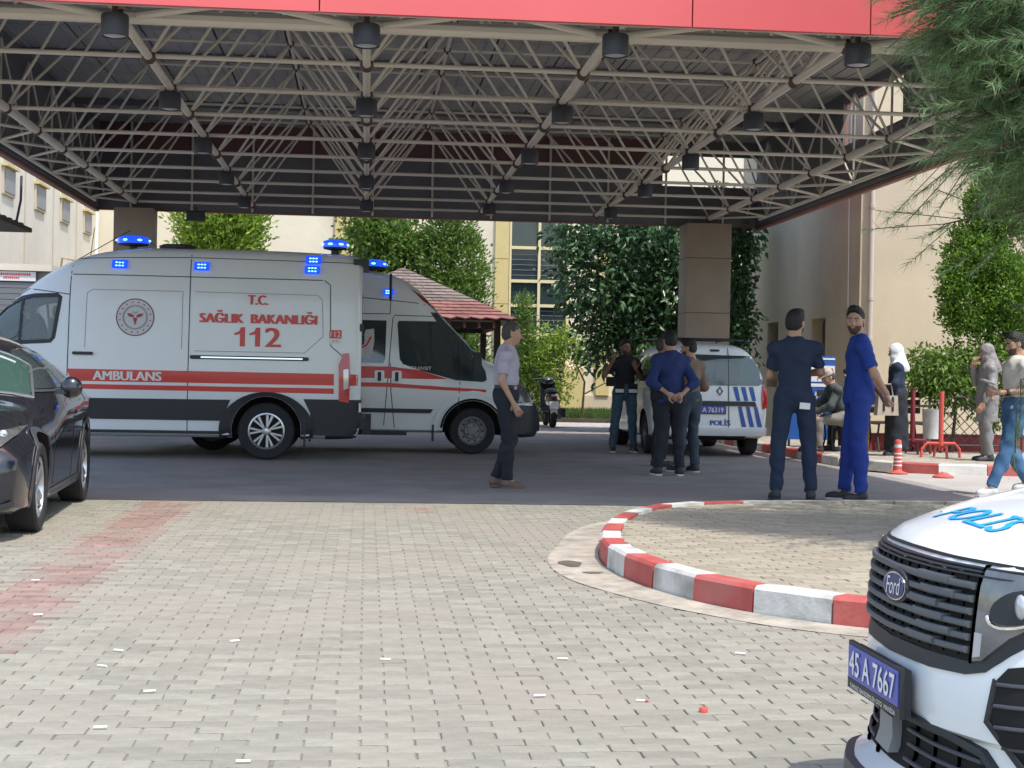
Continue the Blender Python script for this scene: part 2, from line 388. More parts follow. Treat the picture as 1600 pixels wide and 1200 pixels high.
# ================================================================ canopy
canopy = thing('entrance_canopy', 'wide steel space frame canopy with red fascia over the ambulances', 'canopy', (0,0,0))
SX = [-4.14, -2.09, -.05, 2.03, 4.12, 6.22]; RY = [13.1+1.63*k for k in range(10)]; ZB, ZT = 4.1, 5.46
TX = [-1.07-2.08, -1.07, .99, 3.07, 5.17]; TY = [y+.815 for y in RY[:-1]]
TX = [(a+b)/2 for a, b in zip(SX[:-1], SX[1:])]
for i, x in enumerate(SX):
    for a, b in zip(RY[:-1], RY[1:]): rod('lower_chord', (x, a, ZB), (x, b, ZB), .052 if i in (0, 5) else .04, canopy)
for j, y in enumerate(RY):
    for a, b in zip(SX[:-1], SX[1:]): rod('cross_chord', (a, y, ZB+.01), (b, y, ZB+.01), .062 if j == 0 else .024, canopy)
for x in TX:
    for a, b in zip(TY[:-1], TY[1:]): rod('upper_chord', (x, a, ZT), (x, b, ZT), .025, canopy)
for y in TY:
    for a, b in zip(TX[:-1], TX[1:]): rod('upper_cross_chord', (a, y, ZT), (b, y, ZT), .022, canopy)
for x0, x1, tx in zip(SX[:-1], SX[1:], TX):
    for y0, y1, ty in zip(RY[:-1], RY[1:], TY):
        for a in ((x0,y0),(x1,y0),(x0,y1),(x1,y1)): rod('diagonal_brace', (a[0], a[1], ZB), (tx, ty, ZT), .0175, canopy)
ND = MB().ball((0,0,0), .072, 10, 6).mesh('node', 'steel_node', True)
for x in SX:
    for y in RY: link('joint_node', ND, canopy, (x, y, ZB))
ND2 = MB().ball((0,0,0), .055, 8, 6).mesh('node2', 'steel_node', True)
for x in TX:
    for y in TY: link('upper_node', ND2, canopy, (x, y, ZT))
XL, XR = -4.78, 7.08; FL, FR = -4.9, 7.28
for xo, xs in ((XL, SX[0]), (XR, SX[5])):
    for k in range(9):
        rod('edge_chord', (xo, RY[k]-.3, ZB-.02), (xo, RY[k+1]-.3, ZB-.02), .03, canopy)
        rod('edge_brace', (xs, RY[k], ZB), (xo, RY[k]+.815, ZB-.02), .02, canopy); rod('edge_brace', (xs, RY[k+1], ZB), (xo, RY[k]+.815, ZB-.02), .02, canopy)
        rod('edge_strut', (xo, RY[k]+.815, ZB), (xo, RY[k]+.815, 5.4), .018, canopy); rod('edge_diagonal', (xo, RY[k]+.815, ZB), (xo, RY[k+1]+.815, 5.4), .016, canopy)
        rod('edge_diagonal', (xo, RY[k+1]+.815, ZB), (xo, RY[k]+.815, 5.4), .016, canopy)
# front edge: slim raking members beneath the fascia
for i, x in enumerate(SX):
    for s in (-1, 1):
        rod('front_rake', (x+s*.15, 13.0, 4.1), (x+s*1.0, 12.66, 4.17), .035, canopy)
# roof deck sheets
for i in range(13):
    for j in range(10):
        x = FL+.02+i*(FR-FL)/13; y = 12.6+j*1.585
        m = MB(); wx, wy = (FR-FL)/13-.03, 1.56; m.box((0,0,0), (wx, wy, .03))
        for q in range(4): m.box((-wx/2+(q+.5)*wx/4, 0, -.022), (.03, wy, .014))
        if i == 0 and j == 0: DK = m.mesh('deck', 'deck')
        link('roof_sheet', DK, canopy, (x+wx/2, y+wy/2, 5.62))
for i in range(4): MB().bbox((FL, 14+i*4-.04, 5.5), (FR, 14+i*4+.04, 5.598)).build('purlin', 'fascia_in', canopy)
MB().bbox((FL+.01, 12.6, 5.66), (FR-.01, 28.4, 5.70)).build('sun_block_sheet', 'fascia_in', canopy)  # unseen sheet added above the deck to stop sun leaking through its gaps
# fascia
xs = [FL, -2.93, -.43, 2.615, 4.12, FR]
for a, b in zip(xs[:-1], xs[1:]):
    m = MB(); m.bbox((a+.006, 12.46, 4.07), (b-.006, 12.52, 6.2)); m.build('front_fascia_panel', 'fascia_red', canopy)
MB().bbox((FL, 12.53, 4.1), (FR, 12.56, 6.1)).build('fascia_backing', 'fascia_in', canopy)
MB().bbox((FL+.01, 12.545, 4.085), (FR-.01, 12.62, 4.13)).build('fascia_flange', 'steel_cream', canopy)
for sgn, x in ((-1, FL), (1, FR)):
    for k in range(6):
        a = 12.57+k*2.64; b = a+2.63
        z0 = 4.0
        if sgn > 0 and k in (3,):
            spans = [(4.0, 4.78), (5.42, 6.1)]
        else: spans = [(4.0, 6.1)]
        for z0, z1 in spans:
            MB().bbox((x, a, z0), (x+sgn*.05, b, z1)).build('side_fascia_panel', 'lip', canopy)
            MB().bbox((x-sgn*.004, a, z0+.03), (x-sgn*.03, b, z1)).build('fascia_lining', 'fascia_in', canopy)
    MB().bbox((x-sgn*.035, 12.57, 3.965), (x+sgn*.05, 28.4, 3.996)).build('fascia_edge_trim', 'lip', canopy)
MB().bbox((FL, 28.38, 4.02), (FR, 28.44, 4.75)).build('rear_fascia', 'fascia_in', canopy)
MB().bbox((FL, 28.38, 4.752), (5.45, 28.44, 5.04)).build('rear_fascia', 'fascia_in', canopy)
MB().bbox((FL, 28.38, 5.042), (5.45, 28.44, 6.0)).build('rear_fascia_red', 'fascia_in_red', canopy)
MB().bbox((5.452, 28.38, 5.32), (FR, 28.44, 6.0)).build('rear_fascia', 'fascia_in', canopy)
MB().bbox((FL, 28.36, 4.0), (FR, 28.46, 4.018)).build('rear_edge_trim', 'lip', canopy)
for k in range(11):
    x = FL+.6+k*1.09; rod('rear_mullion', (x, 28.34, 4.03), (x, 28.34, 5.6), .022, canopy)
for a, b, nm in (((-4.5,27.75),(-3.82,28.35),'brown square pillar behind the ambulance roof at the far left of the canopy'), ((5.78,27.6),(6.6,28.3),'brown square pillar carrying the canopy behind the parked police van')):
    m = MB(); m.bbox((a[0], a[1], -.02), (b[0], b[1], 3.99)); o = m.build('canopy_pillar', 'pillar'); tag(o, nm, 'pillar', 'canopy pillars')
    bv = MB()
    for z in (1.3, 2.35, 3.35): bv.bbox((a[0]-.004, a[1]-.004, z), (b[0]+.004, b[1]+.004, z+.015))
    bv.build('joint_line', 'brown', o)
# pendant lamps
def lampthing():
    r = thing('canopy_lamp', '', 'lamp')
    MB().lathe([(.0,.0),(.115,.0),(.125,-.02),(.125,-.19),(.12,-.2),(.11,-.2),(.11,-.19)], n=20, cap=False).build('lamp_body', 'lamp_dark', r, True)
    MB().lathe([(.108,-.188),(.06,-.2),(.0,-.203)], n=20, cap=False).build('lamp_lens', 'lamp_glass', r, True)
    MB().tube([(0,0,0),(0,0,.09)], .03, 8).build('lamp_stem', 'steel_node', r)
    return r
proto = lampthing()
colname = ['leftmost line of lamps', 'second line from left', 'third line from left', 'rightmost line of lamps']
rowname = ['right under the red fascia', 'second row from the front', 'third row from the front', 'fourth row from the front', 'rearmost row']
first = True
for i, x in enumerate(SX[1:5]):
    for j, k in enumerate((0, 2, 4, 6, 8)):
        if first: o = proto; first = False
        else:
            o = proto.copy(); COL.objects.link(o)
            for ch in proto.children:
                c = ch.copy(); COL.objects.link(c); c.parent = o
        o.location = (x, RY[k]-(.32 if k == 0 else .05), 4.05); o.scale = (.9,.9,.9)
        o['label'] = 'dark drum lamp, %s, %s' % (colname[i], rowname[j]); o['group'] = 'drum lamps under the canopy'
fl = thing('floodlight', 'small black floodlight hanging under the rear canopy edge near the left pillar', 'floodlight', (-3.05, 27.6, 3.86))
MB().box((0,0,0), (.32,.12,.16), Matrix.Rotation(.3,3,'X')).build('lamp_housing', 'lamp_dark', fl); MB().tube([(0,0,.06),(0,0,.16)], .02).build('bracket', 'lamp_dark', fl)
MB().box((0,-.07,-.03), (.28,.01,.12), Matrix.Rotation(.3,3,'X')).build('lamp_glass', 'glass_dark', fl)
# ================================================================ buildings
bb = thing('rear_building', 'cream building with tall yellow framed windows behind the trees', 'building', (0,46,0))
MB().bbox((-7.9, 0, 0), (30, 12, 9)).build('wall', 'wall_cream', bb)
MB().bbox((-7.8, -.05, 0), (30, -.002, .55)).build('plinth', 'wall_right', bb)
for a, b in ((3.78, 4.2), (-1.0, -.55), (-5.29, -4.78), (6.9, 7.3)):
    for z in range(5): MB().bbox((a, -.10, .56+z*1.35), (b, -.003, .56+z*1.35+1.335)).build('yellow_panel', 'yellow_panel', bb)
def tallwin(x0, x1, zs, nm='window'):
    f = MB(); f.bbox((x0-.06, -.12, zs[0]-.06), (x0, -.004, zs[-1])); f.bbox((x1, -.12, zs[0]-.06), (x1+.06, -.004, zs[-1]))
    xm = (x0+x1)/2; f.bbox((xm-.04, -.13, zs[0]), (xm+.04, -.004, zs[-1]))
    for z in zs: f.bbox((x0, -.125, z-.045), (x1, -.004, z+.045))
    fo = f.build(nm, 'win_frame', bb)
    for a, b in ((x0, xm-.04), (xm+.04, x1)):
        for z0, z1 in zip(zs[:-1], zs[1:]): MB().bbox((a, -.03, z0+.045), (b, -.006, z1-.045)).build('pane', 'glass_dark', fo)
    return fo
tallwin(4.27, 5.95, [.9, 1.62, 2.35, 3.22, 3.95, 4.95, 6.2]); tallwin(-.45, 1.25, [1.6, 2.5, 3.4, 4.3, 5.3, 6.2]); tallwin(7.5, 9.2, [1.6, 2.5, 3.4, 4.3, 5.3, 6.2])
for z0, z1 in ((2.36, 3.2), (3.97, 4.9)):
    for q in range(5):
        z = z0+(z1-z0)*(q+1)/6; MB().bbox((4.3, -.045, z), (5.9, -.034, z+.012)).build('blind_slat', 'grey', bb)
MB().bbox((5.3, -.35, .15), (6.5, -.003, 1.35)).build('meter_box', 'yellow_panel', bb)
lb = thing('left_building', 'pale building wall with a row of small shuttered windows at the far left', 'building', (-7.95, 30, 0))
MB().bbox((-10, 1.2, 0), (0, 15.9, 9)).build('wall', 'wall_left', lb)
for y in (4.8, 8.1, 11.15, 14.4, 1.75):
    f = MB(); f.bbox((.002, y-.55, 4.87), (.05, y+.55, 5.47)); fo = f.build('window', 'wall_right', lb)
    MB().bbox((.052, y-.47, 4.93), (.07, y+.47, 5.42)).build('shutter', 'grey', fo); MB().bbox((.002, y-.6, 5.475), (.14, y+.6, 5.53)).build('lintel', 'yellow_panel', fo)
    MB().bbox((.002, y-.5, 5.85), (.1, y+.5, 6.1)).build('vent', 'awning_yellow', fo)
for y in (3, 6.5, 9.7, 12.8): MB().tube([(.03, y, 1), (.03, y, 8.8)], .012, 6).build('render_joint', 'wall_right', lb)
gb = thing('garage', 'low grey garage with roller shutter and small red lettered sign at far left', 'garage', (-7.8, 30, 0))
MB().bbox((-2.5, .1, 0), (1.75, 1.1, 2.95)).build('wall', 'grey', gb); MB().bbox((-2.5, -.05, 2.955), (1.8, 1.15, 3.08)).build('roof', 'wall_left', gb)
for k in range(24): MB().bbox((-2.0, .03, .1+k*.11), (1.55, .095, .1+k*.11+.1)).build('shutter_slat', 'shutter', gb)
s_ = MB().bbox((.6, .0, 2.76), (1.5, .028, 2.94)).build('sign_board', 'white_print', gb)
for zz, wd in ((2.885, .7), (2.82, .3)):
    r_ = MB(); x = 1.05-wd/2
    while x < 1.05+wd/2: q = random.uniform(.02,.035); r_.bbox((x, -.004, zz-.02), (x+q, -.001, zz+.02)); x += q+.012
    r_.build('lettering', 'red', s_)
ay = thing('yellow_awning', 'small yellow awning frame behind the ambulance bonnet', 'awning', (-6.3, 32, 0))
MB().prism([(0,2.95),(.35,3.28),(1.4,3.15),(1.4,2.95)], 0, 1.5, axis=1).build('cover', 'awning_yellow', ay, loc=(0,0,0)); MB().tube([(.0,0,2.6),(.1,0,3.35),(.4,0,3.3)], .02).build('frame', 'brass', ay)
ad = thing('side_awning', 'dark corrugated awning hanging at the left edge of the picture', 'awning', (-5.5, 24.6, 3.42))
m = MB()
for k in range(12): m.box((-2.2, -1.2+k*.2, .02+.02*(k % 2)), (4.2, .19, .03))
m.build('roof_sheet', 'awning_dark', ad); MB().bbox((-4.3, -1.35, -.08), (0, 1.25, -.01)).build('frame', 'awning_dark', ad); MB().tube([(-.02,.2,0),(.02,.3,.35),(-.02,.5,.75)], .02).build('hanger', 'iron', ad)
rb = thing('right_building', 'cream rendered building block with drainpipe at the right', 'building', (8.5, 26, 0))
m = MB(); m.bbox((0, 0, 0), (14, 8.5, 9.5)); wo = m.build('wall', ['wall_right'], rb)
def boolcut(o, cutter, op='DIFFERENCE'):
    md = o.modifiers.new('b', 'BOOLEAN'); md.object = cutter; md.solver = 'EXACT'; md.operation = op
    dg = bpy.context.evaluated_depsgraph_get(); me = bpy.data.meshes.new_from_object(o.evaluated_get(dg)); o.modifiers.clear(); o.data = me
    bpy.data.objects.remove(cutter)
c = MB(); c.bbox((-.3, 5.25, 1.0), (.35, 6.1, 2.36)); c.bbox((-.3, 1.95, 1.0), (.35, 2.85, 2.34)); c.bbox((-.3,1.9,-9.6),(.05,2.0,-9.5)); cu = c.build('c', 'wall_right', rb); boolcut(wo, cu)
for y0, y1, z1 in ((5.26, 6.09, 2.35), (1.96, 2.84, 2.33)):
    fo = MB().bbox((.24, y0, 1.01), (.30, y1, z1)).build('window', 'brown', rb); MB().bbox((.20, y0+.3, 1.08), (.238, y1-.05, z1-.06)).build('pane', 'glass_dark', fo)
    MB().bbox((.18, y0+.28, 1.05), (.235, y0+.33, z1)).build('frame', 'win_frame', fo)
dp = thing('drainpipe', 'pale drainpipe running down the building corner', 'pipe', (8.66, 25.9, 0))
MB().tube([(0,0,.15),(0,0,9.3)], .05, 12).build('pipe', 'pipe', dp, True)
for z in (1.9, 2.6, 4.2): MB().lathe([(.06,z-.03),(.062,z+.03)], n=12).build('clamp', 'pipe', dp)
tag(MB().tube([(8.47,26.5,9.3),(8.46,26.55,4),(8.46,26.5,2.5),(8.46,26.3,2.1)], .01, 6).build('wall_cable', 'white_print'), 'thin pale cable running down the shaded wall beside the drainpipe', 'cable')
# gazebo
gz = thing('gazebo', 'small gazebo with a brown and red shingled roof behind the white ambulances', 'gazebo', (.75, 33.2, 0))
E_ = 2.25; ap = Vector((0,0,3.40)); cs = [Vector((-E_,-E_,2.28)), Vector((E_,-E_,2.28)), Vector((E_,E_,2.28)), Vector((-E_,E_,2.28))]
MB().add([ap-Vector((0,0,.05))]+[c_-Vector((0,0,.03)) for c_ in cs], [(0,1,2),(0,2,3),(0,3,4),(0,4,1),(1,4,3,2)]).build('roof', 'wood_dark', gz)
cnt = 0; rest = {0: MB(), 1: MB()}
for s_ in (0, 1, 3):
    a, b = cs[s_], cs[(s_+1) % 4]; nr = 16
    for r in range(nr):
        t0, t1 = r/nr, (r+1.15)/nr; L0 = a.lerp(ap, t0); R0 = b.lerp(ap, t0); L1 = a.lerp(ap, min(t1,.999)); R1 = b.lerp(ap, min(t1,.999))
        nn = (R0-L0).cross(L1-L0).normalized(); n = max(1, round((R0-L0).length/.3))
        for k in range(n):
            p = L0.lerp(R0, k/n); q = L0.lerp(R0, (k+.96)/n); p1 = L1.lerp(R1, k/n); q1 = L1.lerp(R1, (k+.96)/n); md = (p+q)/2
            dn = (p-p1).normalized()*.03 if r == 0 else Vector((0,0,0)); h = .03; mid = md+dn+(p-p1).normalized()*(.05 if r == 0 else .0)
            vs = [p+nn*h, mid+nn*h, q+nn*h, q1+nn*.008, p1+nn*.008, p, mid, q]
            red = 1 if r < 5 else 0
            mm = MB() if (s_ in (0,1) and cnt < 280) else rest[red]; mm.ca = rng.random()
            mm.add(vs, [(0,1,2,3,4),(5,6,1,0),(6,7,2,1),(0,4,5),(2,7,3)])
            if mm is not rest[red]: mm.build('shingle', 'shingle_red' if red else 'shingle', gz); cnt += 1
for k, mm in rest.items(): kind(mm.build('far_shingles', 'shingle_red' if k else 'shingle', gz), 'stuff')
for x in (-1.9, 1.9):
    for y in (-1.9, 1.9): MB().box((x, y, 1.13), (.13,.13,2.26)).build('post', 'wood_dark', gz)
for y in (-1.9, 1.9): MB().box((0, y, 2.15), (3.9,.08,.14)).build('beam', 'wood_dark', gz); MB().box((0, y, .85), (3.9,.05,.06)).build('rail', 'wood_dark', gz)
for x in (-1.9, 1.9): MB().box((x, 0, 2.15), (.08,3.9,.14)).build('beam', 'wood_dark', gz)
for k in range(15): MB().box((-2.1+k*.3, -2.24, 2.17), (.05,.02,.16)).build('valance_tab', 'shingle_red', gz)
# ================================================================ people (surfaces grown from distance fields)
def snet(f, org, h):
    ins = f < 0; nx, ny, nz = f.shape; acc = np.zeros((nx-1, ny-1, nz-1, 3), np.float32); cnt = np.zeros((nx-1, ny-1, nz-1), np.float32)
    C = [(i, j, k) for i in (0,1) for j in (0,1) for k in (0,1)]
    for a in C:
        for ax in range(3):
            if a[ax]: continue
            b = list(a); b[ax] = 1
            sl = lambda q: (slice(q[0], nx-1+q[0]), slice(q[1], ny-1+q[1]), slice(q[2], nz-1+q[2]))
            fa, fb = f[sl(a)], f[sl(b)]; x = (fa < 0) != (fb < 0); t = np.where(x, fa/np.where(x, fa-fb, 1), 0)
            for q in range(3):
                acc[..., q] += np.where(x, a[q]+(t if q == ax else 0), 0)
            cnt += x
    act = cnt > 0; idx = -np.ones(act.shape, np.int64); idx[act] = np.arange(act.sum())
    I = np.argwhere(act); V = (I+acc[act]/cnt[act][:, None])*h+org
    Q = []
    for ax in range(3):
        sa = [slice(None)]*3; sb = [slice(None)]*3; sa[ax] = slice(0, -1); sb[ax] = slice(1, None)
        x = ins[tuple(sa)] != ins[tuple(sb)]; P = np.argwhere(x); u, v = [(1,2),(2,0),(0,1)][ax]
        ok = (P[:, u] > 0) & (P[:, v] > 0) & (P[:, u] < f.shape[u]-1) & (P[:, v] < f.shape[v]-1); P = P[ok]
        if not len(P): continue
        def g(du, dv): q = P.copy(); q[:, u] += du; q[:, v] += dv; return idx[q[:,0], q[:,1], q[:,2]]
        q = np.stack([g(-1,-1), g(0,-1), g(0,0), g(-1,0)], 1); fl = ~ins[P[:,0], P[:,1], P[:,2]]; q[fl] = q[fl][:, ::-1]; Q.append(q)
    return V, np.concatenate(Q)
def smin(a, b, k):
    h = np.clip(.5+.5*(b-a)/k, 0, 1); return b*(1-h)+a*h-k*h*(1-h)
class Field:
    def __init__(s, lo, hi, h):
        s.h = h; s.lo = np.array(lo, np.float32); n = np.ceil((np.array(hi)-s.lo)/h).astype(int)+1
        ax = [s.lo[i]+h*np.arange(n[i], dtype=np.float32) for i in range(3)]
        s.X, s.Y, s.Z = np.meshgrid(*ax, indexing='ij'); s.f = np.full(s.X.shape, 9., np.float32)
    def cone(s, a, b, ra, rb, k=.03, sub=False, fy=1.0):
        a = np.array(a, np.float32); b = np.array(b, np.float32); d = b-a; L = max(float(d@d), 1e-9)
        px, py, pz = s.X-a[0], s.Y-a[1], s.Z-a[2]; t = np.clip((px*d[0]+py*d[1]+pz*d[2])/L, 0, 1)
        g = np.sqrt((px-t*d[0])**2+((py-t*d[1])/fy)**2+(pz-t*d[2])**2)-(ra+(rb-ra)*t); return s.put(g, k, sub)
    def ell(s, c, r, k=.03, sub=False, M=None):
        p = [s.X-c[0], s.Y-c[1], s.Z-c[2]]
        if M is not None: p = [M[0][i]*p[0]+M[1][i]*p[1]+M[2][i]*p[2] for i in range(3)]
        q = [p[i]/r[i] for i in range(3)]; k0 = np.sqrt(q[0]**2+q[1]**2+q[2]**2)+1e-6
        k1 = np.sqrt((q[0]/r[0])**2+(q[1]/r[1])**2+(q[2]/r[2])**2)+1e-6; return s.put(k0*(k0-1)/k1, k, sub)
    def put(s, g, k, sub):
        s.f = -smin(-s.f, g, k) if sub else smin(s.f, g, k); return s
    def cut(s, p, n):                       # keep the side n points away from
        n = np.array(n, float); n /= np.linalg.norm(n); s.f = np.maximum(s.f, (s.X-p[0])*n[0]+(s.Y-p[1])*n[1]+(s.Z-p[2])*n[2]); return s
    def wrinkle(s, amp, sc=9., ph=0):
        s.f = s.f+amp*(np.sin(s.X*sc*2.1+s.Z*sc*1.3+ph)*np.sin(s.Y*sc*1.9-s.Z*sc*.7+ph*2)+.6*np.sin(s.X*sc*3.7-s.Z*sc*2.6+s.Y*4+ph*3)); return s
    def out(s): return snet(s.f, s.lo, s.h)
def merge(parts):
    V = []; F = []; b = 0
    for v, f in parts: V.append(v); F.append(f+b); b += len(v)
    return np.concatenate(V), np.concatenate(F)
def xf(v, M): return v @ np.array(M.to_3x3()).T + np.array(M.translation)
def facemat(o, mats):
    for m_ in mats: o.data.materials.append(MAT[m_])
def hand(wr, d, nrm, side, curl=.5, h=.005):
    """hand mesh in person space: wrist point, finger direction d, palm normal nrm, side +1/-1 thumb side along d x n"""
    d = Vector(d).normalized(); n = Vector(nrm); n = (n-d*n.dot(d)).normalized(); u = d.cross(n)*side
    M = Matrix((u, d, n)).transposed().to_4x4(); M.translation = Vector(wr)
    F = Field((-.07,-.04,-.06), (.085,.20,.11), h)
    F.cone((0,-.02,0), (0,.02,0), .026, .027, .02, fy=1); F.cone((-.018,.03,0), (-.022,.085,0), .017, .016, .02); F.cone((.018,.03,0), (.022,.085,0), .018, .016, .02); F.cone((0,.03,0), (0,.085,0), .018, .016, .02)
    for i, (x, L) in enumerate(((-.033,.062),(-.011,.078),(.011,.082),(.032,.074))):
        a = curl*(1.0-.08*i); p = np.array([x, .088, 0.]); ang = a*.5; r = .0092
        for q, fr in enumerate((.45,.30,.25)):
            nx = p+np.array([x*.05, cos(ang), sin(ang)])*L*fr; F.cone(p, nx, r, r*.92, .004); p = nx; ang += a*.9; r *= .92
    p = np.array([.026,.02,.004])
    for dv, L, r in (((.75,.6,.28), .042, .0135), ((.42,.85,.42+curl*.25), .034, .011), ((.2,.85,.5+curl*.3), .026, .0098)):
        dv = np.array(dv); dv = dv/np.linalg.norm(dv); F.cone(p, p+dv*L, r, r*.9, .008); p = p+dv*L
    v, f = F.out(); v = xf(v, M)
    if side < 0: f = f[:, ::-1]
    return v, f
def headmesh(h=.0055):
    F = Field((-.11,-.13,-.16), (.11,.14,.15), h)
    F.ell((0,-.012,.035), (.076,.096,.092)); F.ell((0,.022,-.035), (.058,.070,.082), .04); F.cone((0,.045,-.088), (0,.062,-.085), .020, .018, .03)
    F.cone((-.03,.05,.008), (.03,.05,.008), .034, .034, .02)                 # brow and cheek
    F.cone((-.037,.055,-.032), (-.03,.06,-.03), .02, .02, .025); F.cone((.037,.055,-.032), (.03,.06,-.03), .02, .02, .025)
    for s_ in (-1, 1): F.ell((s_*.031,.098,.004), (.019,.014,.011), .012, True)
    F.cone((0,.083,.012), (0,.108,-.026), .008, .0125, .012); F.cone((-.011,.096,-.03), (.011,.096,-.03), .008, .008, .008)
    F.cone((-.016,.084,-.058), (.016,.084,-.058), .0085, .0085, .008)
    for s_ in (-1, 1):
        F.ell((s_*.079,-.008,-.004), (.010,.022,.032), .008); F.ell((s_*.088,.0,-.002), (.006,.012,.018), .006, True)
    F.cone((0,-.03,-.16), (0,-.018,-.05), .056, .056, .03)
    return F.out()
HEAD = headmesh()
def person(label, loc, face, h=1.75, up='lilac', low='black_cloth', skin='skin', hair='hair', sleeve='short', J=None, shoe='shoe_dark', head=(0,0,0), beard=None, hood=None, coat=None,
           hands=None, bulk=1.0, group=None, sole=None, cap=None, skirt=False, hatch='shirt', longhair=False, bald=False):
    s = h/1.75; root = thing('person', label, 'person', loc, radians(face)-pi/2, group)
    P = dict(pel=(0,0,.95), neck=(0,0,1.46), hd=(0,.03,1.63), hipL=(-.095,0,.92), hipR=(.095,0,.92), knL=(-.105,.02,.51), knR=(.105,.02,.51), anL=(-.115,-.02,.09), anR=(.115,-.02,.09),
             shL=(-.178,0,1.385), shR=(.178,0,1.385), elL=(-.235,-.03,1.12), elR=(.235,-.03,1.12), wrL=(-.25,.03,.87), wrR=(.25,.03,.87), toeL=None, toeR=None)
    P.update(J or {}); B = bulk
    for k in list(P):
        if P[k] is not None: P[k] = np.array(P[k], float)*s
    for q in 'LR':
        if P['toe'+q] is None: P['toe'+q] = P['an'+q]+np.array([(-.02 if q == 'L' else .02), .17, -.055])*s
    pel, nk = P['pel'], P['neck']; ax = nk-pel; mid = pel+ax*.35; ch = pel+ax*.70
    allp = np.array([v for k, v in P.items()]); lo = allp.min(0)-.24; hi = allp.max(0)+.24; lo[2] = max(lo[2], -.02)
    shw = P['shR']-P['shL']; Mx = None
    u = shw/np.linalg.norm(shw); zz = ax/np.linalg.norm(ax); yy = np.cross(zz, u); yy /= np.linalg.norm(yy); u2 = np.cross(yy, zz); MM = [list(r) for r in np.stack([u2, yy, zz], 1)]
    def torso(F, g=0.):
        F.cone(P['shL'], P['shR'], .052*s+g, .052*s+g, .05); F.cone(P['shL']+zz*.005, nk-zz*.01, .048*s+g, .052*s+g, .05); F.cone(P['shR']+zz*.005, nk-zz*.01, .048*s+g, .052*s+g, .05); F.ell(ch, ((.155*B)*s+g, (.108*B)*s+g, .17*s+g), .05, M=MM); F.ell(mid, ((.138*B)*s+g, (.105*B)*s+g, .17*s+g), .05, M=MM)
        F.ell(pel, (.158*B*s+g, .112*B*s+g, .12*s+g), .05, M=MM)
        F.cone(nk-zz*.05*s, nk+zz*.03*s, .075*s+g*.6, .055*s+g*.2, .04); return F
    def arm(F, q, g=0., a0=0, a1=1, gw=None):
        gw = g if gw is None else gw; F.cone(P['sh'+q], P['el'+q], .043*s+g, .044*s+g, .03)
        if a1 > 1: F.cone(P['el'+q], P['wr'+q], .042*s+g, .028*s+gw, .02)
        return F
    def leg(F, q, g=0.):
        F.cone(P['hip'+q], P['kn'+q], .088*B*s+g, .058*s+g, .03); F.cone(P['kn'+q], P['an'+q], .056*s+g*1.1, .040*s+g*1.5, .02)
        kn, an = P['kn'+q], P['an'+q]; F.ell((kn*.68+an*.32)+np.array([0,-.02,0])*s, (.05*s+g, .052*s+g, .12*s), .03); return F
    hstep = .0125
    # skin: one continuous body
    F = Field(lo, hi, .013); torso(F, -.020); leg(F, 'L', -.018); leg(F, 'R', -.018)
    for q in 'LR': arm(F, q, -.004, 0, 2); F.cone(P['an'+q], P['an'+q]+(P['toe'+q]-P['an'+q])*.45, .030, .018, .02)
    F.cone(nk-zz*.03*s, P['hd']-np.array([0,.02,.07])*s, .054*s, .052*s, .03)
    parts = [F.out()]
    hy, hp, hr = [radians(a) for a in head]; HM = Matrix.Translation(Vector(P['hd'])) @ Matrix.Rotation(hy, 4, 'Z') @ Matrix.Rotation(hp, 4, 'X') @ Matrix.Rotation(hr, 4, 'Y') @ Matrix.Scale(s*.99, 4)
    parts.append((xf(HEAD[0], HM), HEAD[1]))
    hd_ = hands or {}
    for q, sg in (('L', -1), ('R', 1)):
        fa = P['wr'+q]-P['el'+q]; fa = fa/np.linalg.norm(fa); d, n, cu = hd_.get(q, (fa, (-sg, .25, 0), .55)); parts.append(hand(P['wr'+q], d, n, 1 if q == 'L' else -1, cu))
    V, Fc = merge(parts); link('body', npmesh('body', V, Fc, skin, None, True), root)
    # eyes, brows, mouth
    hm = lambda nm, mb, mt, sm=True: (lambda o: (setattr(o, 'matrix_local', HM), o)[1])(mb.build(nm, mt, root, sm))
    for sg in (-1, 1):
        hm('eye', MB().ball((sg*.031,.077,.004), (.013,.012,.009), 10, 6), 'eye_white'); hm('iris', MB().ball((sg*.031,.0865,.004), (.006,.004,.006), 8, 6), 'eye_dark')
        if not bald or True: hm('eyebrow', MB().tube([(sg*.012,.099,.024),(sg*.03,.099,.030),(sg*.048,.086,.026)], [.003,.0045,.003], 6), hair)
    hm('mouth', MB().tube([(-.022,.088,-.058),(0,.0945,-.056),(.022,.088,-.058)], [.003,.005,.003], 6), 'lip_skin')
    if not hood:
        F = Field((-.11,-.14,-.10), (.11,.13,.16), .006); t = .003 if bald else .007
        F.ell((0,-.014,.036), (.076+t, .096+t, .092+t)); F.ell((0,-.045,-.02), (.068+t*.5,.06+t*.4,.06), .03)
        if not bald: F.ell((0,.02,.088), (.062,.074,.052), .03); F.ell((.008,.052,.112), (.05,.042,.036), .02)
        if longhair: F.cone((0,-.06,0), (0,-.07,-.09), .075, .07, .03)
        F.cut((0,.062,.066), (0,.80,-.60)); F.cut((0,-.01,-.052 if not longhair else -.2), (0,.45,-1))
        F.ell((-.09,.028,-.02), (.034,.048,.05), .008, True); F.ell((.09,.028,-.02), (.034,.048,.05), .008, True); F.ell((-.08,.085,.03), (.03,.05,.04), .01, True); F.ell((.08,.085,.03), (.03,.05,.04), .01, True)
        F.wrinkle(.0034, 70); v, f = F.out(); o = link('hair', npmesh('hair', v, f, hair, None, True), root); o.matrix_local = HM
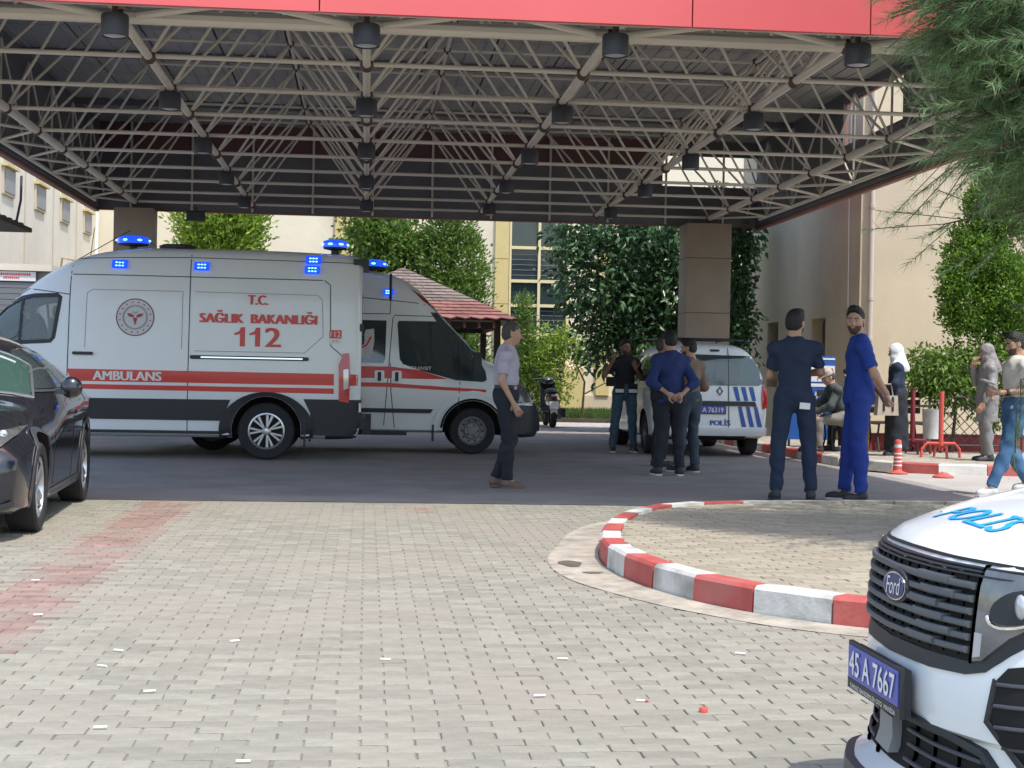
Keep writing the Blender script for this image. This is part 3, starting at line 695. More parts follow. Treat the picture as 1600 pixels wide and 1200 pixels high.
    if beard:
        F = Field((-.09,-.04,-.14), (.09,.12,.03), .0045); F.ell((0,.021,-.036), (.0635,.0745,.0858)); F.cone((0,.045,-.088), (0,.064,-.086), .0235, .0215, .03); F.cone((-.037,.055,-.034), (-.03,.06,-.05), .0225, .0225, .02); F.cone((.037,.055,-.034), (.03,.06,-.05), .0225, .0225, .02)
        F.cut((0,.0,-.028), (0,.15,1)); F.cut((0,.01,0), (0,-1,-.25)); F.ell((0,.10,-.024), (.042,.05,.022), .01, True); F.ell((0,.10,-.058), (.020,.014,.008), .004, True)
        v, f = F.out(); o = link('beard', npmesh('beard', v, f, beard, None, True), root); o.matrix_local = HM
    if cap:
        m = MB(); m.lathe([(.0,.148),(.05,.143),(.084,.115),(.095,.07),(.097,.045)], n=18, cap=False, c=(0,-.01,-.004)); m.add([(x, y, z) for x, y, z in ((-.075,.05,.05),(-.05,.13,.042),(0,.155,.042),(.05,.13,.042),(.075,.05,.05),(-.075,.05,.06),(-.05,.13,.05),(0,.155,.05),(.05,.13,.05),(.075,.05,.06))], [(0,1,2,3,4),(9,8,7,6,5),(0,5,6,1),(1,6,7,2),(2,7,8,3),(3,8,9,4)])
        hm('cap', m, cap)
    if hood:
        F = Field((-.17,-.19,-.34), (.17,.17,.17), .008); F.ell((0,-.018,.035), (.098,.116,.112)); F.ell((0,.012,-.06), (.085,.09,.09), .04); F.cone((0,-.02,-.12), (0,-.03,-.2), .10, .13, .05)
        F.cone((-.07,0,-.22), (.07,0,-.22), .095, .095, .05); F.cone((0,-.06,-.1), (0,-.09,-.28), .09, .10, .05)
        F.ell((0,.115,-.015), (.056,.075,.082), .012, True); F.cut((0,0,-.31), (0,.1,-1)); F.wrinkle(.003, 22); v, f = F.out(); o = link('headscarf', npmesh('scarf', v, f, hood, None, True), root); o.matrix_local = HM
    # trousers
    F = Field((lo[0],lo[1],0), (hi[0],hi[1],pel[2]+.25), hstep); g = .013
    F.ell(pel, (.160*B*s+g, .116*B*s+g, .12*s+g), .05, M=MM); F.ell(pel+zz*.06, (.148*B*s+g, .108*B*s+g, .12*s), .05, M=MM); leg(F, 'L', g); leg(F, 'R', g)
    if skirt:
        a = (P['anL']+P['anR'])/2; F.cone(pel, a+np.array([0,0,.03]), .17*s, .19*s, .06); F.cut(a+np.array([0,0,.0]), (0,0,-1))
    F.cut(pel+zz*.135*s, zz)
    for q in 'LR':
        an, kn = P['an'+q], P['kn'+q]; d = an-kn; d /= np.linalg.norm(d)
        if not skirt: F.f = np.maximum(F.f, np.minimum((F.X-an[0]+d[0]*.005)*d[0]+(F.Y-an[1])*d[1]+(F.Z-an[2])*d[2], np.sqrt((F.X-an[0])**2+(F.Y-an[1])**2+(F.Z-an[2])**2)*-1+.16))
    F.wrinkle(.0046, 12, h*7); F.f = F.f+.0045*np.sin(F.Z*38+F.X*20+1.1*np.sin(F.Z*9+h*9)-F.Y*18)*np.clip(np.sin(F.Z*7+F.X*6+h*17)+.1, 0, 1); v, f = F.out(); link('skirt' if skirt else 'trousers', npmesh('trousers', v, f, low, None, True), root)
    # top
    F = Field((lo[0],lo[1],pel[2]-.42), hi, hstep); g = .016; torso(F, g)
    hem = {'shirt': -.02, 'tunic': -.07, 'coat': -.36, 'tucked': .10, 'scrub': -.07}[hatch]*s
    if hatch in ('coat', 'scrub', 'tunic'):
        F.cone(pel+zz*.05, pel+zz*(hem-.05), .135*B*s+g, .15*B*s+g, .06, fy=.85)
    for q in 'LR':
        G = Field((lo[0],lo[1],pel[2]-.42), hi, hstep); el, sh, wr = P['el'+q], P['sh'+q], P['wr'+q]
        G.cone(sh+(nk-sh)*.16-zz*.012, el, .047*s+g, .049*s+g, .03)
        if sleeve == 'short':
            c_ = sh+(el-sh)*.72; d = (el-sh)/np.linalg.norm(el-sh); G.cut(c_, d)
        else:
            fr = .95 if sleeve == 'long' else .55
            e2 = el+(wr-el)*fr; G.cone(el, wr, .050*s+g*.9, .034*s+g*.8, .02); d = (wr-el)/np.linalg.norm(wr-el)
            G.f = np.maximum(G.f, np.where(np.sqrt((G.X-wr[0])**2+(G.Y-wr[1])**2+(G.Z-wr[2])**2) < np.linalg.norm(wr-el)*(1-fr)+.12, (G.X-e2[0])*d[0]+(G.Y-e2[1])*d[1]+(G.Z-e2[2])*d[2], -9))
        F.f = smin(F.f, G.f, .012)
    F.cut(pel+zz*hem, -zz); F.cut(nk+zz*.055*s, zz)
    F.wrinkle(.0048, 12, h*5); F.f = F.f+.0042*np.sin(F.Z*46+F.X*23+1.3*np.sin(F.X*17+h*9)+F.Y*15)*np.clip(np.sin(F.X*9+F.Z*5+h*31)+.2, 0, 1); v, f = F.out(); shirt = link('coat' if hatch == 'coat' else 'shirt', npmesh('shirt', v, f, up, None, True), root)
    for q in 'LR':
        an, to = Vector(P['an'+q]), Vector(P['toe'+q]); d = (to-an); yaw = atan2(d.y, d.x)-pi/2; pt = math.atan2(-(d.z+.055*s), max(1e-6, sqrt(d.x*d.x+d.y*d.y)))
        M = Matrix.Translation(an) @ Matrix.Rotation(yaw, 4, 'Z') @ Matrix.Rotation(-pt, 4, 'X')
        F = Field((-.07,-.11,-.11), (.07,.24,.06), .008); F.cone((0,-.02,-.045), (0,.13,-.062), .043, .036, .03); F.cone((0,.1,-.06), (0,.15,-.064), .04, .032, .03); F.cone((0,-.02,-.04), (0,-.01,.01), .042, .043, .03); F.cut((0,0,-.085), (0,0,-1)); F.cut((0,0,.025), (0,0,1))
        v, f = F.out(); o = link('shoe', npmesh('shoe', v, f, shoe, None, True), root); o.matrix_local = M
        m = MB(); m.prism([(-.036,-.06),(.036,-.06),(.044,.02),(.046,.10),(.036,.165),(0,.19),(-.036,.165),(-.046,.10),(-.044,.02)], -.096, -.074)
        so = m.build('sole', sole or 'shoe_dark', o)
    return root, P, HM
# poses: person faces +y of the root; face angle in degrees in world (0 = +X, 90 = away from camera, -90 = towards)
r, P, HM = person('man in a short sleeved lilac shirt and black trousers walking past the ambulance bonnet', (1.45,15.9,0), -8, 1.72, 'lilac', 'black_cloth', hair='hair_grey', sleeve='short', shoe='shoe_brown', sole='shoe_brown', hatch='tucked', bald=True, bulk=1.08,
    J=dict(knR=(.07,.04,.50), anR=(.05,.03,.09), knL=(-.08,.06,.49), anL=(-.07,-.10,.10), elR=(.215,-.04,1.13), wrR=(.20,.09,.90), elL=(-.22,-.06,1.13), wrL=(-.2,.05,.88), hd=(0,.05,1.625)), head=(12,-4,0))
b = MB().lathe([(.165,0),(.167,.035)], n=24, cap=False); b.v = [(x, y*.75, z+1.035) for x, y, z in b.v]; b.build('belt', 'trim', r, True)
r, P, HM = person('man with raised hands in black vest with white bands and pale jeans facing the camera', (4.0,23.6,0), -88, 1.74, 'black_cloth', 'jeans', skin='skin_dark', sleeve='short', shoe='shoe_dark', sole='sole', beard='stubble',
    J=dict(elL=(-.26,.02,1.16), wrL=(-.13,.22,1.30), elR=(.33,.02,1.19), wrR=(.22,.14,1.42), anL=(-.16,-.02,.09), anR=(.17,-.02,.09), knL=(-.13,.02,.5), knR=(.14,.02,.5)), head=(10,-6,0), hands={'L': ((.4,.3,.9), (0,1,0), .4), 'R': ((-.2,.2,.95), (-.5,.5,0), .5)})
for x in (-.105, .105):
    MB().box((x, .135, .95), (.13,.012,.055)).build('reflective_band', 'reflective', r); MB().box((x, .128, .98), (.15,.018,.16)).build('pocket', 'black_cloth', r)
r, P, HM = person('man in navy blue shirt and black trousers seen from behind, hands clasped behind', (3.66,18.3,0), 96, 1.74, 'navy_shirt', 'black_cloth', sleeve='rolled', shoe='shoe_dark', sole='sole', bulk=1.1,
    J=dict(elL=(-.275,-.10,1.13), wrL=(-.085,-.205,.985), elR=(.275,-.10,1.13), wrR=(.085,-.205,.985), anL=(-.15,-.04,.09), anR=(.12,-.08,.09), hd=(.0,.04,1.625)), hatch='tunic', hands={'L': ((.85,-.15,-.45), (0,-1,0), .7), 'R': ((-.85,-.1,-.4), (0,-1,0), .8)}, head=(0,-8,0))
r, P, HM = person('bald man mostly hidden behind the man in the navy shirt', (3.90,20.1,0), 10, 1.70, 'black_cloth', 'black_cloth', skin='skin_dark', hair='hair_grey', sleeve='long', bald=True, head=(-10,-5,0), hatch='tunic')
r, P, HM = person('man in a brown long sleeved sweater and grey jeans standing behind the police van', (4.03,18.95,0), 118, 1.66, 'beige_knit', 'jeans_dark', sleeve='long', shoe='shoe_dark', sole='sole', beard='stubble',
    J=dict(elR=(.26,.0,1.13), wrR=(.15,.2,1.08), elL=(-.24,.02,1.12), wrL=(-.1,.2,1.10), knR=(.1,.03,.5), anR=(.09,-.04,.09), anL=(-.12,.06,.09)), head=(35,-8,0))
r, P, HM = person('man in dark navy scrubs seen from behind, white phone in his back pocket', (4.18,14.72,0), 82, 1.86, 'navy_scrub', 'navy_scrub', sleeve='short', shoe='shoe_dark', sole='trim_mid', hatch='shirt', bulk=.99, beard='stubble',
    J=dict(elR=(.245,.08,1.19), wrR=(.04,.24,1.16), elL=(-.215,.09,1.15), wrL=(.02,.22,1.10), anL=(-.155,-.02,.09), anR=(.165,-.02,.09), knL=(-.135,.02,.5), knR=(.145,.03,.5), shR=(.188,0,1.39), shL=(-.188,0,1.39)), head=(-32,-4,0))
MB().box((.085,-.128,.93), (.10,.012,.062), Matrix.Rotation(.06,3,'Y')).build('phone', 'white_print', r)
r, P, HM = person('man in royal blue scrubs with dark beard looking at the camera, hands behind his back', (4.83,14.73,0), 172, 1.90, 'royal', 'royal2', sleeve='short', shoe='shoe_dark', sole='sole', hatch='scrub', beard='stubble',
    J=dict(elL=(-.235,-.10,1.14), wrL=(-.10,-.23,.98), elR=(.235,-.10,1.14), wrR=(.08,-.22,.97), anL=(-.10,-.02,.09), anR=(.09,.10,.09), knL=(-.09,.01,.51), knR=(.09,.06,.51), hd=(0,.045,1.63)), head=(68,-2,0), hands={'L': ((.6,-.25,-.75), (0,-1,0), .6), 'R': ((-.55,-.3,-.8), (0,-1,0), .8)})
tag(MB().ball((4.83+.29,14.74,1.03), (.035,.03,.03), 10, 8).build('crumpled_bag', 'white_print', None, True), 'small crumpled white bag held behind the back of the man in blue scrubs', 'bag')
# seated
SJ = dict(pel=(0,0,.52), neck=(0,.16,.99), hd=(0,.24,1.13), hipL=(-.095,.02,.50), hipR=(.095,.02,.50), knL=(-.12,.43,.50), knR=(.13,.43,.49), anL=(-.12,.40,.09), anR=(.14,.44,.09), shL=(-.18,.14,.93), shR=(.18,.14,.93), elL=(-.22,.27,.70), elR=(.22,.27,.70), wrL=(-.08,.45,.60), wrR=(.06,.46,.58))
r, P, HM = person('elderly man in beige cap and dark green jacket seated on the bench holding a cup', (7.0,22.1,.12), 184, 1.70, 'olive_jacket', 'grey_trouser', hair='hair_grey', sleeve='long', J=SJ, head=(8,-26,0), cap='cap_beige', hands={'L': ((.5,.7,-.1), (0,.3,1), .9), 'R': ((-.4,.8,-.1), (0,.3,1), .9)})
c = MB().lathe([(.03,0),(.038,.10)], n=14); o = tag(c.build('cup', 'cup_red', None, True, loc=(6.5,22.08,.70)), 'dark red cup in the hands of the seated man in the cap', 'cup'); MB().lathe([(.039,.10),(.04,.115)], n=14).build('lid', 'white_print', o)
SJ2 = dict(SJ); SJ2.update(wrL=(-.07,.26,1.09), elL=(-.22,.26,.82), hd=(0,.2,1.15), neck=(0,.10,1.01))
r, P, HM = person('dark haired person with a phone at the ear seated further back on the bench', (7.42,22.5,.12), 195, 1.70, 'black_cloth', 'black_cloth', sleeve='long', J=SJ2, head=(0,-20,0), longhair=True, hands={'L': ((.2,-.2,1), (.8,0,0), .6)})
r, P, HM = person('woman in white headscarf and navy coat holding a beige bag on the pavement', (7.5,21.2,.12), 165, 1.58, 'navy_cloth', 'black_cloth', sleeve='long', hatch='coat', hood='white_scarf', skirt=True, bulk=1.08,
    J=dict(elR=(.23,.05,1.12), wrR=(.10,.24,1.0), elL=(-.23,.04,1.12), wrL=(-.12,.22,1.02)), head=(0,-8,0), shoe='shoe_dark', sole='sole')
m = MB(); m.prism([(-.17,-.16),(.17,-.16),(.15,.12),(-.15,.12)], -.05, .05, axis=1); hb = m.build('handbag', 'bag', None, False, loc=(7.28,20.98,.86), rot=(0,0,.2)); tag(hb, 'beige handbag held in front by the woman in the white headscarf', 'handbag')
MB().tube([(-.1,0,.12),(-.07,0,.28),(.07,0,.28),(.1,0,.12)], .012, 6).build('handle', 'bag', hb)
for x in (-.07, .07): MB().box((x, -.056, 0), (.03,.012,.2)).build('stripe', 'black_cloth', hb)
r, P, HM = person('woman in grey patterned headscarf and shiny grey tunic with a hand raised to her mouth', (8.42,20.2,.12), 172, 1.58, 'grey_silk', 'grey_silk', sleeve='long', hatch='coat', hood='scarf_grey', bulk=1.16,
    J=dict(elR=(.22,.12,1.18), wrR=(.05,.22,1.44), elL=(-.25,.0,1.12), wrL=(-.24,.12,.88), knL=(-.11,.03,.5)), head=(0,-10,0), hands={'R': ((-.3,-.3,.8), (0,-1,.1), .6)}, shoe='shoe_dark')
r, P, HM = person('man in white short sleeved shirt and blue jeans walking left holding a paper', (6.82,15.6,0), 183, 1.72, 'white_tee', 'jeans2', sleeve='short', shoe='sole', sole='sole', hatch='shirt', bulk=1.1, beard='stubble',
    J=dict(knL=(-.08,.14,.50), anL=(-.08,.30,.10), knR=(.10,.03,.49), anR=(.10,-.22,.15), elL=(-.21,-.02,1.13), wrL=(-.12,.23,1.11), elR=(.22,.0,1.12), wrR=(.10,.22,1.10)), head=(0,-14,0), hands={'L': ((.3,.9,.1), (0,.1,1), .5)})
MB().lathe([(.037,-.02),(.037,.02)], n=14).build('wristwatch', 'trim', r, loc=tuple(Vector(P['wrL'])-Vector((.02,.06,0))), rot=(1.5,0,.2))
tag(MB().box((6.48,15.52,1.20), (.16,.12,.008), Matrix.Rotation(.35,3,'Y')).build('folded_paper', 'paper'), 'folded white paper held by the man in the white shirt', 'paper')
# ================================================================ vehicles
def pchip(xs, ys, x):
    xs = np.array(xs, float); ys = np.array(ys, float); h = np.diff(xs); d = np.diff(ys)/h; m = np.zeros(len(xs)); m[0] = d[0]; m[-1] = d[-1]
    for i in range(1, len(xs)-1):
        if d[i-1]*d[i] > 0: w1 = 2*h[i]+h[i-1]; w2 = h[i]+2*h[i-1]; m[i] = (w1+w2)/(w1/d[i-1]+w2/d[i])
    i = np.clip(np.searchsorted(xs, x)-1, 0, len(h)-1); t = (x-xs[i])/h[i]
    return ys[i]*(2*t**3-3*t**2+1)+m[i]*h[i]*(t**3-2*t**2+t)+ys[i+1]*(-2*t**3+3*t**2)+m[i+1]*h[i]*(t**3-t**2)
def shell(root, st, material, wheels=(), step=.06, nt_=12, name='body', holes=()):
    """st rows: x, zbottom, zbelt, ztop, half widths at bottom, belt, top, roundness"""
    A = np.array(st, float); A = A[np.argsort(A[:, 0])]; xs = sorted(set([round(v, 4) for v in np.arange(A[0,0], A[-1,0], step)]+[r[0] for r in A.tolist()]))
    rings = []
    for x in xs:
        zb, zc, zt, wb, wm, wt, n = [float(pchip(A[:, 0], A[:, k], x)) for k in range(1, 8)]
        half = [(0, zb), (wb*.5, zb), (wb*.93, zb), (wb, zb+.04)]
        for t in (.25, .5, .75, 1): half.append((wb+(wm-wb)*sin(t*pi/2), zb+.04+(zc-zb-.04)*t))
        for k in range(1, nt_+1):
            th = pi/2*k/nt_; z = zc+(zt-zc)*sin(th)**(2/n); lean = (z-zc)/max(zt-zc, 1e-4); half.append(((wm+(wt-wm)*lean)*max(cos(th), 0)**(2/n), z))
        half[-1] = (0, zt)
        rings.append([(x, y, z) for y, z in half]+[(x, -y, z) for y, z in half[-2:0:-1]])
    n = len(rings[0]); m = MB(); V = [p for r in rings for p in r]
    m.add(V, [(i*n+k, i*n+(k+1)%n, (i+1)*n+(k+1)%n, (i+1)*n+k) for i in range(len(rings)-1) for k in range(n)]+[tuple(range(n)), tuple((len(rings)-1)*n+k for k in range(n))])
    o = m.build(name, [material, 'well'], root)
    c = MB(); c.cm = 1
    for (x, z, r, w0, w1) in wheels:
        for s_ in (-1, 1):
            Mr = Matrix.Rotation(-pi/2, 4, 'X'); c.lathe([(r, min(s_*w0, s_*w1)), (r, max(s_*w0, s_*w1))], c=(x, 0, z), M=Mr, n=40)
    for poly in holes: c.prism(poly, -1.5, 1.5, axis=1)
    if c.v:
        cu = c.build('cut', [material, 'well'], root); boolcut(o, cu)
    me = o.data; me.polygons.foreach_set("use_smooth", [True]*len(me.polygons)); me.set_sharp_from_angle(angle=radians(40))
    bm = bmesh.new(); bm.from_mesh(me); bv = BVHTree.FromBMesh(bm); bm.free()
    o['_b'] = 0; del o['_b']
    return o, bv
AX = {'L': (Vector((0,-1,0)), lambda a, b: Vector((a, 4, b))), 'R': (Vector((0,1,0)), lambda a, b: Vector((a, -4, b))), 'F': (Vector((-1,0,0)), lambda a, b: Vector((12, a, b))), 'B': (Vector((1,0,0)), lambda a, b: Vector((-12, a, b))), 'T': (Vector((0,0,-1)), lambda a, b: Vector((a, b, 8)))}
def drop(bv, ax, a, b, off):
    d, f = AX[ax]; o = f(a, b); h = bv.ray_cast(o, d)
    if h[0] is None:
        h = bv.find_nearest(o+d*(o.length)); return h[0]-d*off
    n = h[1] if h[1].dot(d) < 0 else -h[1]
    return h[0]+(n*.8-d*.2)*off
def panel(name, root, bv, material, poly, ax, off=.006, step=.05, rim=.012, thick=0):
    bm = bmesh.new(); bm.faces.new([bm.verts.new((a, b, 0)) for a, b in poly])
    for k in (0, 1):
        lo = min(p[k] for p in poly); hi = max(p[k] for p in poly); q = lo+step
        while q < hi-.01:
            no = (1,0,0) if k == 0 else (0,1,0); co = (q,0,0) if k == 0 else (0,q,0)
            bmesh.ops.bisect_plane(bm, geom=bm.verts[:]+bm.edges[:]+bm.faces[:], plane_co=co, plane_no=no); q += step
    d = AX[ax][0]; mp = {}
    for v in bm.verts: v.co = drop(bv, ax, v.co.x, v.co.y, off)
    be = [e for e in bm.edges if e.is_boundary]
    if rim:
        r = bmesh.ops.extrude_edge_only(bm, edges=be)
        for v in [g for g in r['geom'] if isinstance(g, bmesh.types.BMVert)]: v.co += d*rim
    bmesh.ops.recalc_face_normals(bm, faces=bm.faces)
    me = bpy.data.meshes.new(name); bm.to_mesh(me); bm.free(); me.materials.append(MAT[material])
    me.polygons.foreach_set("use_smooth", [True]*len(me.polygons)); me.set_sharp_from_angle(angle=radians(40))
    return link(name, me, root)
def strip(name, root, bv, material, pts, wd, ax, off=.003, closed=False, step=.08, rim=.006):
    pts = [Vector(p) for p in pts]; 
    if closed: pts.append(pts[0])
    q = []
    for a, b in zip(pts[:-1], pts[1:]):
        n = max(1, int((b-a).length/step)); q += [a.lerp(b, i/n) for i in range(n)]
    q.append(pts[-1]); V = []
    for i, p in enumerate(q):
        if closed and i in (0, len(q)-1): t = q[1]-q[-2]
        else: t = q[min(i+1, len(q)-1)]-q[max(i-1, 0)]
        t = t.normalized(); n = Vector((-t.y, t.x))*wd/2; V += [drop(bv, ax, *(p+n), off), drop(bv, ax, *(p-n), off)]
    d = AX[ax][0]; k = len(V); V2 = [v+d*rim for v in V]
    m = MB(); F = []
    for i in range(len(q)-1): a = 2*i; F += [(a, a+1, a+3, a+2), (a, a+2, a+2+k, a+k), (a+1, a+1+k, a+3+k, a+3)]
    m.add(V+V2, F); return m.build(name, material, root)
def ptext(name, root, bv, material, s, ax, ca, cb, height, width=None, off=.008, fat=0, cut=0, **kw):
    v, f = text2d(s, height, width, **kw)
    if cut:
        b_ = bmesh.new(); vv = [b_.verts.new((a, b, 0)) for a, b in v]
        for q in f: b_.faces.new([vv[i] for i in q])
        for k in (0, 1):
            q = -1.0
            while q < 1: bmesh.ops.bisect_plane(b_, geom=b_.verts[:]+b_.edges[:]+b_.faces[:], plane_co=(q, q, 0), plane_no=(1,0,0) if k == 0 else (0,1,0)); q += cut
        b_.verts.index_update(); v = np.array([p.co[:2] for p in b_.verts]); f = [[p.index for p in q.verts] for q in b_.faces]; b_.free()
    sx = {'L': (-1,1), 'R': (1,1), 'F': (1,1), 'B': (-1,1), 'T': (0,0)}[ax]; m = MB()
    if ax == 'T': P_ = [drop(bv, ax, ca-b, cb+a, off) for a, b in v]
    else: P_ = [drop(bv, ax, ca+sx[0]*a, cb+sx[1]*b, off) for a, b in v]
    m.add(P_, f)
    for q in ((-1, .0006), (1, .0012)) if fat else ():
        k = q[0]*fat*height
        m.add([drop(bv, ax, (ca-b) if ax == 'T' else ca+sx[0]*(a+k), (cb+a+k) if ax == 'T' else cb+sx[1]*b, off+q[1]) for a, b in v], f)
    o = m.build(name, material, root); return o
def rrect(x0, z0, x1, z1, r=.05, n=4):
    out = []
    for cx, cz, a0 in ((x1-r, z1-r, 0), (x0+r, z1-r, 90), (x0+r, z0+r, 180), (x1-r, z0+r, 270)):
        for k in range(n+1): a = radians(a0+90*k/n); out.append((cx+r*cos(a), cz+r*sin(a)))
    return out
def circ(cx, cz, r, n=28): return [(cx+r*cos(2*pi*k/n), cz+r*sin(2*pi*k/n)) for k in range(n)]
def wheel(root, x, y, r, wd, side, style='alloy', rr=None, steer=0):
    rr = rr or r*.62; hub = MB(); Mr = Matrix.Rotation(-pi/2*side, 4, 'X')
    hub.lathe([(.0,.02),(rr*.95,.02),(rr*.95,-.05),(0,-.05)], n=24, cap=False)
    w_ = hub.build('wheel', 'rubber', root); w_.location = (x, y, r); w_.rotation_euler = (-pi/2*side, 0, 0)
    h = wd/2; t = MB(); t.lathe([(rr,-h*.8),(r*.9,-h),(r*.985,-h*.85),(r,-h*.5),(r,h*.5),(r*.985,h*.85),(r*.93,h),(rr*1.04,h*.93),(rr,h*.7)], n=40, cap=False)
    for q in range(3): t.lathe([(r*1.002,-h*.4+q*h*.4-.004),(r*1.003,-h*.4+q*h*.4+.004)], n=40, cap=False)
    t.build('tyre', 'rubber', w_, True)
    m = MB(); m.lathe([(rr*1.0,h*.55),(rr*1.02,h*.80),(rr*.93,h*.84),(rr*.88,h*.5)], n=36, cap=False)
    if style == 'cap':
        for k in range(7):
            for dq in (-.13, .13):
                a = 2*pi*k/7; c_, s_ = cos(a+dq*.35), sin(a+dq*.35); c2, s2 = cos(a+dq*1.25), sin(a+dq*1.25)
                m.tube([(rr*.22*c_, rr*.22*s_, h*.75), (rr*.9*c2, rr*.9*s2, h*.72)], [rr*.05, rr*.085], 6, flat=.5)
        m.lathe([(.0,h*.9),(rr*.16,h*.88),(rr*.26,h*.7)], n=20, cap=False)
        m.build('hubcap', 'alloy', w_, True)
    elif style == 'alloy':
        for k in range(5):
            for dq in (-.2, .2):
                a = 2*pi*k/5; m.tube([(rr*.15*cos(a+dq), rr*.15*sin(a+dq), h*.62), (rr*.92*cos(a+dq*.9), rr*.92*sin(a+dq*.9), h*.72)], [rr*.09, rr*.07], 6, flat=.6)
        m.lathe([(.0,h*.72),(rr*.2,h*.7),(rr*.24,h*.55)], n=20, cap=False); m.build('rim', 'alloy', w_, True)
    else:
        m.lathe([(rr*.9,h*.5),(rr*.62,h*.38),(rr*.55,h*.62),(rr*.3,h*.64),(rr*.28,h*.8),(0,h*.82)], n=30, cap=False)
        m.build('rim', 'steel_rim', w_, True); n_ = MB()
        for k in range(5): a = 2*pi*k/5; n_.ball((rr*.42*cos(a), rr*.42*sin(a), h*.66), rr*.06, 6, 4)
        for k in range(10): a = 2*pi*k/10; n_.ball((rr*.75*cos(a), rr*.75*sin(a), h*.46), (rr*.07, rr*.07, .006), 8, 4)
        n_.build('wheel_bolts', 'well', w_)
    return w_
def bluelight(root, bv, ax, x, z, wd=.2, hg=.11, dots=(3,2)):
    b = panel('warning_light', root, bv, 'blue_lens', rrect(x-wd/2, z-hg/2, x+wd/2, z+hg/2, .015, 2), ax, .03, .3, .035)
    m = MB(); d = AX[ax][0]
    for i in range(dots[0]):
        for j in range(dots[1]):
            p = drop(bv, ax, x+(i-(dots[0]-1)/2)*wd*.2, z+(j-(dots[1]-1)/2)*hg*.36, .033); m.ball(p, (.016,.006,.009) if ax in 'LR' else (.006,.016,.009), 6, 4)
    kind(m.build('lamp_grid', 'blue_glow', b), 'stuff'); return b
def beacon(root, x, y, z, r=.2):
    b = MB().lathe([(.06,-.05),(.05,.04),(r*.9,.06),(r*.95,.08)], n=24, cap=False).build('beacon', 'trim', root, True, loc=(x, y, z))
    MB().lathe([(r*.95,.08),(r,.12),(r*.92,.165),(r*.5,.19),(0,.195)], n=28, cap=False).build('beacon_lens', 'blue_lens', b, True)
    m = MB()
    for k in range(7): a = 2*pi*k/7+.3; m.ball((r*.90*cos(a), r*.90*sin(a), .12), (.04,.04,.016), 8, 5)
    kind(m.build('beacon_glow', 'blue_glow', b, True), 'stuff'); return b
def plate(root, o, u, w, text, wd=.52, hg=.112, th=.085, tw=.46):
    o, u, w = Vector(o), Vector(u).normalized(), Vector(w).normalized(); n = u.cross(w)
    M = Matrix((u, w, n)).transposed()
    f = MB().box(o, (wd+.02, hg+.02, .012), M).build('plate_frame', 'trim', root); MB().box(o+n*.007, (wd, hg, .004), M).build('plate_face', 'plate_blue', f)
    flat_text('plate_text', text, th, tw, o+n*.011, u, w, 'white_print', f, .001, bold=.012); return f

# ---------------------------------------------------------------- large ambulance, side on, nose out of the picture to the left
a1 = thing('ambulance', 'large white ambulance with Ministry of Health lettering and red side stripes', 'ambulance', (-.09, 21.22, 0), pi)
st = [(-.02,.42,1.1,2.62,.93,.96,.80,6),(.03,.30,1.1,2.70,.985,1.0,.86,7),(.3,.28,1.1,2.735,1.0,1.02,.88,8),(1.5,.28,1.1,2.76,1.0,1.02,.88,8),(2.8,.28,1.1,2.755,1.0,1.02,.88,8),(3.3,.28,1.1,2.70,1.0,1.02,.88,7),(3.7,.28,1.1,2.60,1.0,1.02,.87,6),
      (4.2,.28,1.1,2.33,1.0,1.02,.84,5),(4.6,.28,1.08,1.98,1.0,1.02,.80,4.5),(4.9,.28,1.0,1.66,1.0,1.02,.80,4),(5.15,.28,.95,1.36,1.0,1.0,.84,4),(5.5,.26,.8,1.16,.98,.97,.80,4),(5.75,.26,.7,.98,.9,.9,.7,4),(5.88,.3,.6,.8,.75,.75,.6,4)]
win = [(3.86,2.06),(3.87,1.98),(3.93,1.54),(3.97,1.49),(4.93,1.43),(4.98,1.5),(4.86,1.70),(4.62,1.93),(4.38,2.05),(4.2,2.08),(3.9,2.09)]
body, bv = shell(a1, st, 'paint_white', [(1.195,.375,.45,.62,1.2),(4.95,.375,.45,.62,1.2)], holes=[win])
